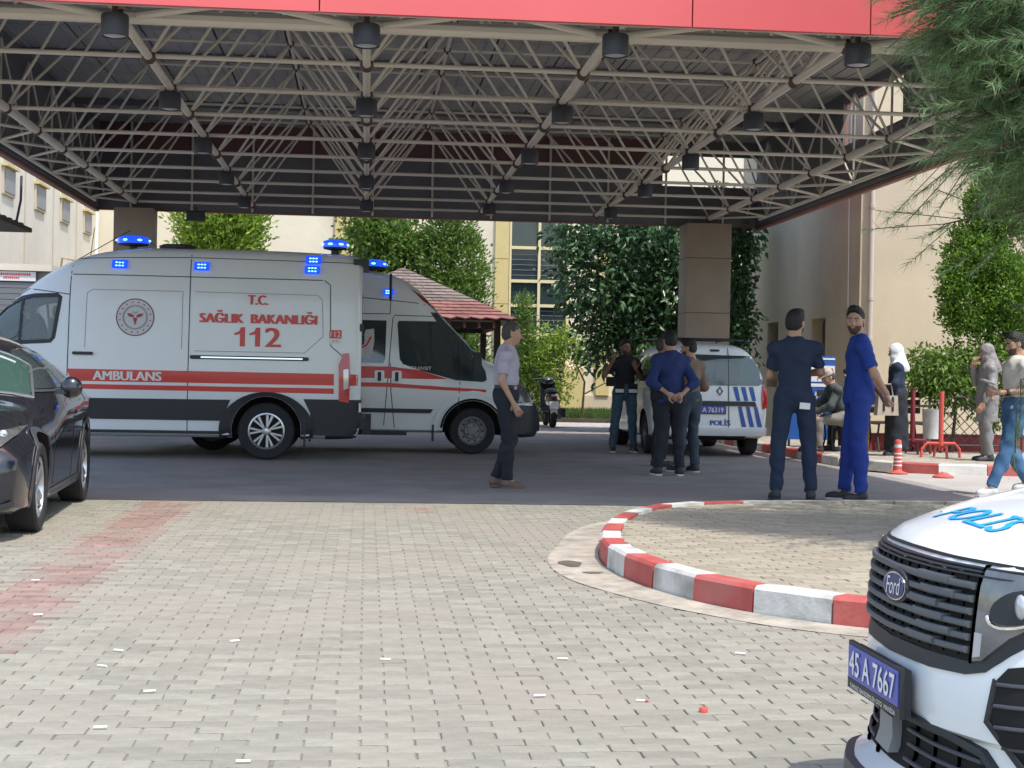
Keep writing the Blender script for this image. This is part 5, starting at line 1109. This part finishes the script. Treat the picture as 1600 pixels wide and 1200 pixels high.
for k in range(3): bar('top_bar', [(-.48,.735+.009*k),(.70,.733+.009*k)], .006, .012-.002*k, 'trim', gr)
bar('grille_frame', [(.478,.755),(.478,.53)], .012, .014, 'trim', gr)
# black surround that runs under grille and lamp
F_('grille_surround', 'trim', [(-.64,.60),(-.60,.535),(-.5,.505),(-.3,.495),(0,.49),(.3,.49),(.46,.495),(.53,.51),(.60,.56),(.72,.655),(.72,.685),(.60,.60),(.52,.535),(.46,.527),(0,.528),(-.48,.538),(-.6,.62)], off=.006, step=.04)
for s2 in (1, -1):
    q = lambda ps: [(s2*a, b) for a, b in ps]
    hl = F_('headlight', 'headlamp', q([(.486,.745),(.486,.530),(.52,.535),(.60,.60),(.71,.675),(.715,.742)]), off=.012, rim=.03, step=.03)
    panel('lamp_pod', hl, nb, 'trim', q([(.612+.075*cos(t), .672+.040*sin(t)+.25*(.075*cos(t))) for t in np.linspace(0, 2*pi, 25)[:-1]]), 'F', .016, .03, .01); MB().ball(drop(nb, 'F', s2*.615, .675, .012), (.012,.034,.03), 16, 10).build('lamp_lens', 'clear_lens', hl, True)
    panel('lamp_guide', hl, nb, 'clear_lens', q([(.49,.60),(.512,.60),(.512,.545),(.49,.54)]), 'F', .016, .03, .005); strip('lamp_edge', hl, nb, 'chrome', q([(.612+.083*cos(t), .672+.047*sin(t)+.25*(.083*cos(t))) for t in np.linspace(pi*1.05, pi*1.9, 12)]), .006, 'F', .02)
    fv = F_('side_vent', 'well', q([(.575,.50),(.56,.40),(.62,.29),(.70,.26),(.712,.52),(.66,.545),(.60,.53)]), off=.004, rim=.02, step=.03); strip('vent_edge', fv, nb, 'trim', q([(.575,.50),(.56,.40),(.62,.29),(.70,.26)]), .012, 'F', .012)
    for k in range(4): bar('vent_slat', q([(.585,.34+.05*k),(.70,.345+.05*k)]), .010, .012, 'trim_mid', fv)
# lower intake
li = F_('lower_intake', 'well', [(-.56,.20),(-.58,.30),(-.5,.35),(-.25,.345),(.25,.338),(.48,.30),(.56,.20)], off=.004, step=.04)
for z in (.225,.262,.30): bar('intake_slat', [(-.53,z),(-.22,z)], .011, .018, 'trim_mid', li); bar('intake_slat', [(.10,z),(.50,z-.01)], .011, .018, 'trim_mid', li)
for y in (-.46,-.34,-.16,.16,.28,.40): bar('intake_web', [(y,.20),(y,.33)], .02, .014, 'trim_mid', li)
F_('radar_cover', 'grey', [(-.14,.22),(-.13,.335),(.01,.335),(.02,.215)], off=.03, rim=.05, step=.05)
bar('intake_frame', [(-.60,.325),(-.25,.352),(.25,.345),(.50,.31),(.62,.22)], .022, .02, 'trim'); bar('front_lip', [(-.66,.125),(0,.13),(.66,.125)], .05, .03, 'trim_mid')
# plate
pf = plate(nv, (.034,-.02,.424), (0,1,0), (0,0,1), '45 A 7667', .517, .090, .068, .47)
MB().box((.034,-.02,.362), (.014,.54,.026)).build('dealer_strip', 'trim', pf); MB().box((.022,-.02,.41), (.03,.51,.12)).build('plate_carrier', 'trim', pf)
flat_text('dealer_text', 'YAMAZ BANDEMLER OTO  MANİSA', .017, .47, (.0425,-.02,.362), (0,1,0), (0,0,1), 'white_print', pf, .0006)
for sc_, mt, of in ((1.18,'trim',.032),(1.0,'chrome',.036),(.91,'badge_navy',.038)):
    e = [( .062+.068*sc_*cos(t), .666+.037*sc_*sin(t)) for t in np.linspace(0, 2*pi, 33)[:-1]]
    m = MB(); c0 = drop(nb, 'F', .062, .666, 0); m.add([(c0.x+of-.15*(a-.062), a, b) for a, b in e]+[(c0.x+of-.02-.15*(a-.062), a, b) for a, b in e], [tuple(range(32))]+[(i, (i+1) % 32, 32+(i+1) % 32, 32+i) for i in range(32)]); eo = m.build('oval_badge', mt, gr)
flat_text('badge_script', 'Ford', .046, .092, (drop(nb, 'F', .062, .666, 0).x+.0385, .062, .667), Vector((-.15,1,0)).normalized(), (0,0,1), 'white_print', eo, .0008, shear=.35)
ptext('lettering', nv, nb, 'text_cyan', 'POLİS', 'T', -.245, .03, .13, .56, off=.0025, fat=.05, cut=.02, shear=.3)
strip('bonnet_gap', nv, nb, 'well', [(-.69,.757),(-.5,.762),(0,.766),(.5,.762),(.69,.757)], .006, 'F', .003)
for s2 in (-1, 1): strip('bonnet_crease', nv, nb, 'paint_police', [(-.22,s2*.30),(-.5,s2*.42),(-.9,s2*.5)], .012, 'T', .003, rim=.008); strip('bonnet_side_gap', nv, nb, 'well', [(-.40,s2*.665),(-.95,s2*.66)], .006, 'T', .002)
panel('windscreen', nv, nb, 'carglass', [(-.6,.98),(.6,.98),(.53,1.38),(-.53,1.38)], 'F', off=.006)
for s2, ax in ((1,'L'),(-1,'R')): panel('door_window', nv, nb, 'carglass', [(-1.15,.98),(-1.5,1.33),(-2.1,1.36),(-2.1,.98)], ax); strip('panel_seam', nv, nb, 'well', [(-1.1,.2),(-1.1,.95)], .008, ax); MB().box((-1.2,s2*.83,1.02), (.1,.16,.14)).build('wing_mirror', 'paint_police', nv)
for x in (-.72,-2.75):
    for sd in (-1,1): wheel(nv, x, sd*.625, .27, .17, sd, 'alloy', .18)
# ================================================================ scooter, street furniture
sctr = thing('scooter', 'black and white scooter parked facing away in front of the grass', 'scooter', (4.13, 33.7, 0), pi/2)
def tyre(root, x, r, wd):
    M = Matrix.Rotation(pi/2, 4, 'X'); m = MB(); m.lathe([(r*.6,-wd/2),(r*.9,-wd/2),(r,-wd*.25),(r,wd*.25),(r*.9,wd/2),(r*.6,wd/2)], c=(x,0,r), M=M, n=28, cap=False); w_ = m.build('wheel', 'rubber', root, True)
    MB().lathe([(0,-wd*.2),(r*.6,-wd*.3),(r*.62,wd*.3),(0,wd*.2)], c=(x,0,r), M=M, n=20, cap=False).build('rim', 'steel_rim', w_, True)
tyre(sctr, .1, .26, .13); tyre(sctr, 1.4, .26, .11)
MB().ball((.30,0,.62), (.42,.16,.18), 16, 10).build('rear_fairing', 'paint_black', sctr, True); MB().ball((.42,0,.79), (.40,.15,.08), 16, 8).build('seat', 'rubber', sctr, True)
MB().prism([(-.12,.55),(.02,.62),(.2,.35),(.02,.32)], -.05, .05, axis=1).build('mudguard', 'trim', sctr); MB().box((-.14,0,.50), (.02,.20,.17), Matrix.Rotation(.25,3,'Y')).build('number_plate', 'white_print', sctr); MB().box((-.13,0,.36), (.03,.15,.10)).build('splash_plate', 'white_print', sctr)
MB().ball((-.10,0,.68), (.04,.08,.035), 12, 8).build('tail_light', 'red_lens', sctr, True); MB().bbox((.6,-.16,.28),(1.05,.16,.34)).build('footboard', 'trim', sctr)
MB().prism([(1.02,.3),(1.12,.3),(1.30,.95),(1.18,1.0)], -.17, .17, axis=1).build('leg_shield', 'paint_black', sctr); MB().ball((1.20,0,1.02), (.13,.17,.10), 14, 8).build('headlight_cowl', 'paint_black', sctr, True)
MB().tube([(1.12,-.34,1.06),(1.16,-.15,1.07),(1.16,.15,1.07),(1.12,.34,1.06)], .017, 8).build('handlebar', 'trim', sctr); MB().tube([(1.2,0,.95),(1.4,0,.26)], .035, 8).build('fork', 'steel_rim', sctr)
for s2 in (-1,1): MB().tube([(1.15,s2*.22,1.07),(1.13,s2*.27,1.20)], .007, 6).ball((1.12,s2*.29,1.24), (.012,.055,.04), 10, 6).build('mirror', 'trim', sctr)
MB().tube([(.05,-.14,.24),(.55,-.15,.26)], [.055,.035], 10).build('exhaust', 'steel_rim', sctr, True); MB().box((.25,-.22,.33), (.3,.12,.2)).build('side_case', 'trim', sctr)
be = thing('bench', 'dark slatted bench with iron legs under the seated man in the cap', 'bench', (7.25, 22.42, .12))
for k in range(4): MB().box((.35,-.18+k*.12,.44), (1.6,.09,.035)).build('seat_slat', 'wood_dark', be)
for k in range(3): MB().box((.35,.27+.02*k,.62+k*.12), (1.6,.03,.09)).build('back_slat', 'wood_dark', be)
for x in (-.35,.35,1.05): MB().tube([(x,-.25,0),(x,-.15,.22),(x,-.22,.42),(x,.22,.42),(x,.3,.85)], .016, 6).tube([(x,.3,0),(x,.15,.22),(x,.22,.42)], .016, 6).build('leg', 'iron', be)
sg = thing('sign_board', 'blue and white standing sign with red and white lettering behind the seated man', 'sign', (6.95, 23.5, .12))
MB().bbox((-.4,-.02,.12),(.36,.02,1.43)).build('board', 'sign_blue', sg); MB().bbox((-.395,-.026,1.03),(.355,-.0205,1.28)).build('white_band', 'white_print', sg); MB().bbox((-.395,-.026,1.375),(.355,-.0205,1.40)).build('white_line', 'white_print', sg); MB().bbox((-.395,-.026,.95),(.355,-.0205,1.0)).build('white_line', 'white_print', sg)
flat_text('lettering', 'ANS', .20, .26, (.20,-.028,1.145), (1,0,0), (0,0,1), 'red', sg); flat_text('lettering', 'TA', .17, .17, (.02,-.022,.79), (1,0,0), (0,0,1), 'white_print', sg); flat_text('lettering', 'MAK', .17, .27, (.10,-.022,.55), (1,0,0), (0,0,1), 'white_print', sg)
for x in (-.35,.31): MB().tube([(x,.0,0),(x,0,.14)], .02, 6).build('leg', 'iron', sg)
bl = thing('bollard', 'short red plastic bollard with white bands standing by the kerb', 'bollard', (6.80, 19.12, 0))
MB().lathe([(.13,0),(.13,.015),(.07,.03),(.052,.05),(.047,.40),(.04,.43),(0,.44)], n=20, cap=False).build('post', 'pinkred', bl, True)
for z in (.10,.15,.20,.25): MB().lathe([(.054,z),(.054,z+.018)], n=20, cap=False).build('groove_band', 'white_print', bl)
MB().lathe([(.0495,.335),(.049,.375)], n=20, cap=False).build('reflective_band', 'reflective', bl)
bs_ = MB().lathe([(.13,0),(.13,.015),(.075,.04),(.05,.06),(0,.062)], n=20, cap=False).build('broken_bollard', 'pinkred', None, True, loc=(7.165,18.5,0)); tag(bs_, 'broken off red bollard base lying flat on the road', 'bollard base')
MB().ball((0,0,.06), (.03,.03,.012), 10, 4).build('bolt_head', 'steel_rim', bs_)
def stand(x, y, mt, lab):
    t = thing('barrier_stand', lab, 'barrier', (x, y, .122)); MB().tube([(0,0,.1),(0,0,.93)], .035, 10).build('post', mt, t, True)
    MB().tube([(-.28,0,0),(-.27,0,.12),(-.2,0,.2),(.2,0,.2),(.27,0,.12),(.28,0,0)], .022, 8).build('foot', mt, t, True); MB().tube([(0,-.25,0),(0,-.2,.16),(0,.2,.16),(0,.25,0)], .02, 8).build('foot', mt, t, True)
    return t
t_ = stand(8.05, 20.9, 'pinkred', 'bright red barrier stand with curved feet in front of the bush'); t_ = stand(8.0, 21.9, 'maroon', 'dark red barrier stand left of the white bucket')
bk = thing('bucket', 'dirty white bucket hanging between the red barrier stands', 'bucket', (8.15, 21.55, .36)); MB().lathe([(.11,0),(.13,.42),(.135,.43),(.12,.43),(.10,.02)], n=20, cap=False).build('pail', 'bucket', bk, True); MB().tube([(-.13,0,.42),(-.09,0,.52),(.09,0,.52),(.13,0,.42)], .006, 5).build('handle', 'iron', bk)
rl = thing('railing', 'brass coloured railing of three bars beside the bush', 'railing', (7.55, 22.55, .122))
for z in (.97,.69,.44): MB().tube([(0,0,z),(.95,0,z)], .018, 8).build('rail', 'brass', rl, True)
for x in (.0,.40,.95): MB().tube([(x,0,0),(x,0,.97)], .02, 8).build('post', 'brass', rl, True)
lw = MB().bbox((0,0,0),(5,.18,.23)).build('low_wall', 'low_red', None, loc=(7.5,22.85,.12)); tag(lw, 'low dark red painted wall behind the railing', 'wall'); MB().bbox((-.02,-.02,.232),(5.02,.2,.26)).build('coping', 'maroon', lw)
fe = thing('lattice_fence', 'black iron lattice fence panel under the bush', 'fence', (8.55, 22.2, .122))
for x in (0,.62,1.25): MB().tube([(x,0,0),(x,0,.85)], .018, 6).build('post', 'iron', fe)
for z in (.12,.84): MB().tube([(0,0,z),(1.25,0,z)], .014, 6).build('rail', 'iron', fe)
for k in range(-4,8):
    a = k*.155
    for s2 in (1,-1):
        p = [(a,.12),(a+.72,.84)] if s2 > 0 else [(a,.84),(a+.72,.12)]
        (x0,z0),(x1,z1) = p; t0 = max(0,-x0/(x1-x0)); t1 = min(1,(1.25-x0)/(x1-x0))
        if t1-t0 > .05: MB().tube([(x0+(x1-x0)*t0,.0,z0+(z1-z0)*t0),(x0+(x1-x0)*t1,.0,z0+(z1-z0)*t1)], .007, 5).build('lattice_bar', 'iron', fe)
# litter
for i, (x, y, lab) in enumerate([(-1.79,8.65,'cigarette end on the red paver strip'),(-1.53,7.46,'cigarette end right of the red strip, middle of the left edge'),(-1.02,6.2,'cigarette end alone on the grey pavers left of centre'),(-1.01,6.54,'cigarette end just above another one left of centre'),(-.77,5.72,'white scrap nearest the lower left corner'),(-.85,5.15,'white scrap low between left corner and centre'),(-.55,6.77,'cigarette end in the middle of the forecourt'),(-1.4,5.9,'cigarette end at the left edge of the forecourt'),(.66,5.64,'cigarette end below the island kerb, left one'),(.84,6.37,'cigarette end nearest the island gutter'),(1.03,5.55,'pale cigarette end with orange tip near the police van'),(-.35,4.7,'cigarette end at the very bottom of the picture'),(.1,6.35,'cigarette end in the centre near a dark joint'),(1.63,6.5,'white scrap in front of the island gutter')]):
    a = rng.uniform(-.5,.5); o = MB().tube([(-.028,0,.006),(.012,0,.006)], .0065, 8).build('cigarette_end', 'white_print', None, True, loc=(x,y,.002), rot=(0,0,a)); o.scale = (.75,.75,.75); MB().tube([(.0125,0,.006),(.03,0,.006)], .0066, 8).build('filter', 'butt' if i != 10 else 'pinkred', o, True); tag(o, lab, 'litter', 'litter on the forecourt')
o = MB().lathe([(.016,0),(.016,.014),(.014,.017),(0,.017)], n=14, cap=False).build('bottle_cap', 'pinkred', None, True, loc=(1.22,5.38,.002)); tag(o, 'small red bottle cap on the pavers near the police van', 'bottle cap')
for x, y, a, b in ((1.30,9.55,.07,.16),(1.38,9.12,.06,.05)):
    m = MB(); m.add([(x+a*cos(t)*(1+.2*sin(3*t)), y+b*sin(t), .009) for t in np.linspace(0, 2*pi, 21)[:-1]], [tuple(range(20))]); kind(m.build('puddle', 'damp'), 'structure')
# ================================================================ vegetation
def rdir(n, up=0.):
    v = rng.normal(size=(n, 3)); v[:, 2] += up; return v/np.linalg.norm(v, axis=1)[:, None]
def inell(n, blobs, surf=.35, seed=None):
    w_ = np.array([b[3]*b[4]*b[5] for b in blobs])**.8; k = rng.choice(len(blobs), n, p=w_/w_.sum()); B = np.array(blobs)
    d = rdir(n); r = rng.random(n)**surf*(.86+.2*rng.random(n)); return B[k, :3]+d*r[:, None]*B[k, 3:6], d
def leaves(P, D, L, W, fold=.3, droop=0.):
    """folded leaves: base P, direction D"""
    n = len(P); r = rdir(n); S = np.cross(D, r); S /= np.linalg.norm(S, axis=1)[:, None]; N = np.cross(S, D); L = (L*rng.uniform(.7,1.25,n))[:, None]; W = (W*rng.uniform(.8,1.2,n))[:, None]
    a = P; b = P+D*L*.45+S*W*.5-N*W*fold; c = P+D*L; d = P+D*L*.45-S*W*.5-N*W*fold; c[:, 2] -= droop*L[:, 0]
    V = np.concatenate([a, b, c, d]); i = np.arange(n); F = np.concatenate([np.stack([i, i+n, i+2*n], 1), np.stack([i, i+2*n, i+3*n], 1)]); return V, F
def tree(name, label, cat, loc, blobs, n, L, W, material, trunk=None, group=None, up=0., surf=.35, droop=0., clump=0, part='foliage', fold=.3):
    t = thing(name, label, cat, loc, 0, group)
    if clump:
        C, cd = inell(n//clump, blobs, surf); P = np.repeat(C, clump, 0)+rng.normal(0, L*.9, (len(C)*clump, 3))*[1,1,.8]; D = rdir(len(P), up)+np.repeat(cd, clump, 0)*.9; cv = np.repeat(rng.random(len(C)), clump)
    else: P, D = inell(n, blobs, surf); D = D+rdir(n, up)*.8; cv = rng.random(n)
    P[:, 2] = np.maximum(P[:, 2], .05)
    D /= np.linalg.norm(D, axis=1)[:, None]; V, F = leaves(P, D, L, W, fold, droop); pv = np.clip(np.tile(cv*.6+rng.random(len(cv))*.4, 2), 0, 1)
    kind(link(part, npmesh(part, V, F, material, pv), t), 'stuff')
    for nm, pts, r in (trunk or []): MB().tube(pts, r, 9).build(nm, 'bark', t, True)
    return t
# glossy dark tree in front of the rear building
tree('magnolia_tree', 'large dark tree with glossy leaves behind the man in the black vest', 'tree', (5.75, 31.6, 0), [(-.9,0,3.2,1.15,1.2,1.1),(.2,.2,4.2,1.3,1.2,.9),(.9,0,3.0,1.2,1.2,1.1),(-.4,0,2.2,1.15,1.1,.75),(.9,0,1.9,.9,1,.6),(-1.3,.2,4.1,.7,.8,.8),(1.6,.3,4.3,.9,.9,.9),(-.9,-.2,1.55,.55,.5,.35)], 11500, .17, .085, 'leaf_mag',
     [('trunk', [(0,0,0),(.05,0,.9),(.1,0,2),(0,0,3.6)], [.12,.10,.08,.03]), ('branch', [(.05,0,1.2),(-.5,.1,1.9),(-.9,.1,2.9)], [.06,.04,.02]), ('branch', [(.1,0,1.6),(.6,0,2.3),(1.1,.1,3.2)], [.06,.04,.02])], droop=.25, clump=9, surf=.45)
tree('thuja', 'bright yellow green thuja seen above the large ambulance roof', 'tree', (-3.62, 37.6, .1), [(0,0,z,1.22-.05*abs(z-3),1.1,1.0) for z in (1.2,2.4,3.6,4.6)]+[(.1,0,5.6,.9,.8,.9)], 26000, .15, .06, 'leaf_yellow', [('trunk', [(0,0,0),(0,0,5)], [.1,.03])], up=1.0, surf=.3, clump=14)
tree('young_tree', 'pale green loose tree left of the gazebo apex', 'tree', (.35, 38.4, .1), [(-.3,0,4.5,.9,.8,.9),(.5,0,4.1,.8,.8,.9),(0,0,3.2,.7,.7,.8),(-.2,0,5.6,.7,.7,.7)], 6500, .15, .085, 'leaf_light', [('trunk', [(0,0,0),(.05,0,2),(0,0,5)], [.07,.05,.02]), ('branch', [(0,0,2.2),(-.4,0,3.4),(-.5,0,4.8)], [.03,.02,.01])], clump=6, surf=.6)
tree('cypress', 'tall broad green cypress behind the gazebo roof', 'tree', (2.05, 38.0, .1), [(0,0,1.4,1.0,.9,1.0),(0,0,2.6,1.0,.9,1.0),(0,0,3.7,.9,.8,.9),(-.1,0,4.7,.6,.6,.9),(0,0,5.5,.35,.4,.6)], 20000, .13, .05, 'leaf_light', [('trunk', [(0,0,0),(0,0,5)], [.1,.03])], up=1.0, surf=.3, clump=12)
tree('conifer', 'small pointed conifer right of the gazebo', 'tree', (3.95, 37.9, .1), [(0,0,.6,.55,.5,.6),(0,0,1.3,.45,.45,.6),(-.05,0,2.0,.33,.33,.5),(-.08,0,2.6,.20,.2,.4),(-.1,0,2.95,.1,.1,.25)], 6000, .11, .035, 'leaf_light', [('trunk', [(0,0,0),(0,0,2.6)], [.06,.02])], up=1.2, surf=.35, clump=10)
tree('yellow_shrub', 'loose yellow green shrub above the parked scooter', 'shrub', (4.75, 37.8, .1), [(0,0,1.9,.75,.5,.4),(.5,0,1.5,.5,.4,.3),(-.4,0,1.4,.5,.4,.4),(-.1,0,.8,.5,.4,.5)], 2600, .13, .05, 'leaf_yellow', [('stem', [(0,0,0),(.05,0,1.0),(-.2,0,1.9)], [.03,.02,.01]), ('stem', [(.6,0,0),(.65,0,.9),(.3,0,1.6)], [.035,.025,.01]), ('stem', [(.65,0,.6),(1.1,0,.85),(1.6,0,1.05)], [.02,.014,.006])], clump=6, surf=.7)
tree('ivy', 'green climbing plant beside the right canopy pillar', 'climbing plant', (6.95, 28.6, 0), [(0,0,1.4,.28,.25,.5),(.05,0,2.2,.30,.25,.5),(0,0,3.0,.28,.25,.6),(.05,0,3.8,.3,.25,.6)], 2600, .12, .075, 'leaf_mag', [('stem', [(0,0,0),(.02,0,4)], [.03,.015])], clump=6, droop=.3, surf=.5)
tree('laurel_bush', 'dense green bush behind the railing at the foot of the pale wall', 'shrub', (8.85, 22.55, .12), [(-.35,0,1.25,.45,.35,.32),(.25,.1,1.32,.5,.4,.34),(.8,0,1.3,.45,.4,.34),(0,0,.95,.5,.3,.3),(-.2,-.15,1.05,.3,.25,.25),(.7,0,.85,.4,.3,.4)], 5200, .11, .045, 'leaf_light', [('stem', [(0,0,0),(.1,0,1.1)], [.03,.02]), ('stem', [(.5,0,0),(.4,0,1.1)], [.03,.02])], clump=7, droop=.2)
tree('thuja', 'bright green thuja against the pale wall, below the pine branches', 'tree', (9.5, 22.9, .12), [(-.25,0,2.35,.42,.45,.42),(-.2,0,3.0,.50,.5,.5),(.2,0,3.8,.55,.5,.6),(.35,0,2.5,.5,.5,.6),(.45,0,4.6,.5,.5,.6),(-.5,-.1,2.0,.25,.3,.22),(.35,-.1,1.8,.30,.3,.35),(-.62,-.1,2.6,.2,.3,.25),(-.1,-.1,1.75,.2,.2,.2)], 34000, .075, .034, 'leaf_thuja', [('trunk', [(.1,0,0),(.05,0,1.6),(.2,0,4.5)], [.08,.06,.03]), ('branch', [(.06,0,1.0),(.3,0,1.8),(.5,0,2.6)], [.04,.03,.02])], up=.5, surf=.25, clump=22)
# pine close on the right: branch sprays of needles
pn = thing('pine_tree', 'pine with long needles hanging into the picture at the upper right', 'tree', (6.76, 9.6, 0))
MB().tube([(0,0,0),(.05,0,2),(-.05,0,4.5),(0,0,8.2)], [.2,.17,.13,.04], 12).build('trunk', 'bark', pn, True)
tips = []
def bough(z, ang, ln, dr, n):
    d = Vector((cos(ang), sin(ang), 0)); pts = [Vector((0,0,z))]
    for k in range(1, 7): t = k/6; pts.append(Vector((0,0,z))+d*ln*t+Vector((0,0,.35*t-dr*t*t))+Vector(rng.normal(0,.03,3)))
    MB().tube(pts, [.03-.004*k for k in range(7)], 6).build('bough', 'bark', pn, True)
    for k in range(n):
        t = .25+.75*rng.random()**.7; i = min(int(t*6), 5); p = pts[i].lerp(pts[i+1], t*6-i); sd = Vector((-d.y, d.x, 0))*rng.normal(0,.30)+Vector((0,0,rng.normal(-.06,.20)))+d*rng.normal(.1,.18)
        tips.append((p, p+sd*(.6+.6*t), d))
for a in np.linspace(2.2, 4.4, 9):
    for z in (1.9, 2.35, 2.8, 3.3, 3.8, 4.4, 5.1, 5.9):
        if abs(a-3.3) > .75 and z < 2.6: continue
        ln = 3.05-.28*max(0, z-3.6)-(1.15-.45*min(1,(z-1.9)/.9) if z < 2.8 else 0)-.05
        bough(z+rng.normal(0,.12), a+rng.normal(0,.08), ln*rng.uniform(.86,1.06), .55, 34)
for a in np.linspace(-1.6, 1.8, 7):
    for z in (2.6, 3.6, 4.8, 6): bough(z, a, 2.2, .6, 8)
BL = [(-2.85,0,4.0,.50,.8,.85), (-2.35,0,3.35,.75,.9,.8), (-1.95,-.1,2.55,.65,.8,.55), (-2.6,0,5.0,.8,.9,.9), (-1.65,0,1.95,.45,.6,.4), (-1.8,0,4.2,.9,.9,1.2), (-2.35,-.1,2.75,.5,.7,.35)]
P0, D0 = inell(4600, BL, .6)
for p, d in zip(P0, D0): d = Vector(d)*.5+Vector((-.6,0,-.1)); p = Vector(p); tips.append((p-d.normalized()*.12, p+d*.12, d.normalized()))
for k in range(26): p = Vector((rng.normal(-2.30,.14), rng.normal(-.1,.2), rng.uniform(.75,1.75))); tips.append((p-Vector((.0,0,-.25)), p, Vector((-.3,0,-1))))
N_P = []; N_D = []; N_B = []
tw = MB()
for p, q, d in tips:
    ax = (q-p)+d*.12+Vector((0,0,-.03)); L = min(max(ax.length, .14), .34); ax.normalize(); tw.tube([p, q+ax*.04], .004, 3, caps=False); nn = 46
    t = rng.random(nn)[:, None]; base = np.array(q)[None]+np.array(ax)[None]*(t-.6)*L; dd = np.array(ax)[None]*.95+rdir(nn)*.85; dd[:, 2] -= .12; N_P.append(base); N_D.append(dd/np.linalg.norm(dd, axis=1)[:, None]); N_B.append(np.full(nn, rng.random()))
P = np.concatenate(N_P); D = np.concatenate(N_D); n = len(P); S = np.cross(D, rdir(n)); S /= np.linalg.norm(S, axis=1)[:, None]; L = rng.uniform(.08,.14,n)[:, None]
V = np.concatenate([P-S*.0024, P+S*.0024, P+D*L]); i = np.arange(n); F = np.stack([i, i+n, i+2*n], 1)
print('needles', n)
kind(link('needles', npmesh('needles', V, F, 'needle', np.clip(np.concatenate(N_B)*.6+rng.random(n)*.4, 0, 1)), pn), 'stuff'); kind(tw.build('twigs', 'bark', pn), 'stuff')
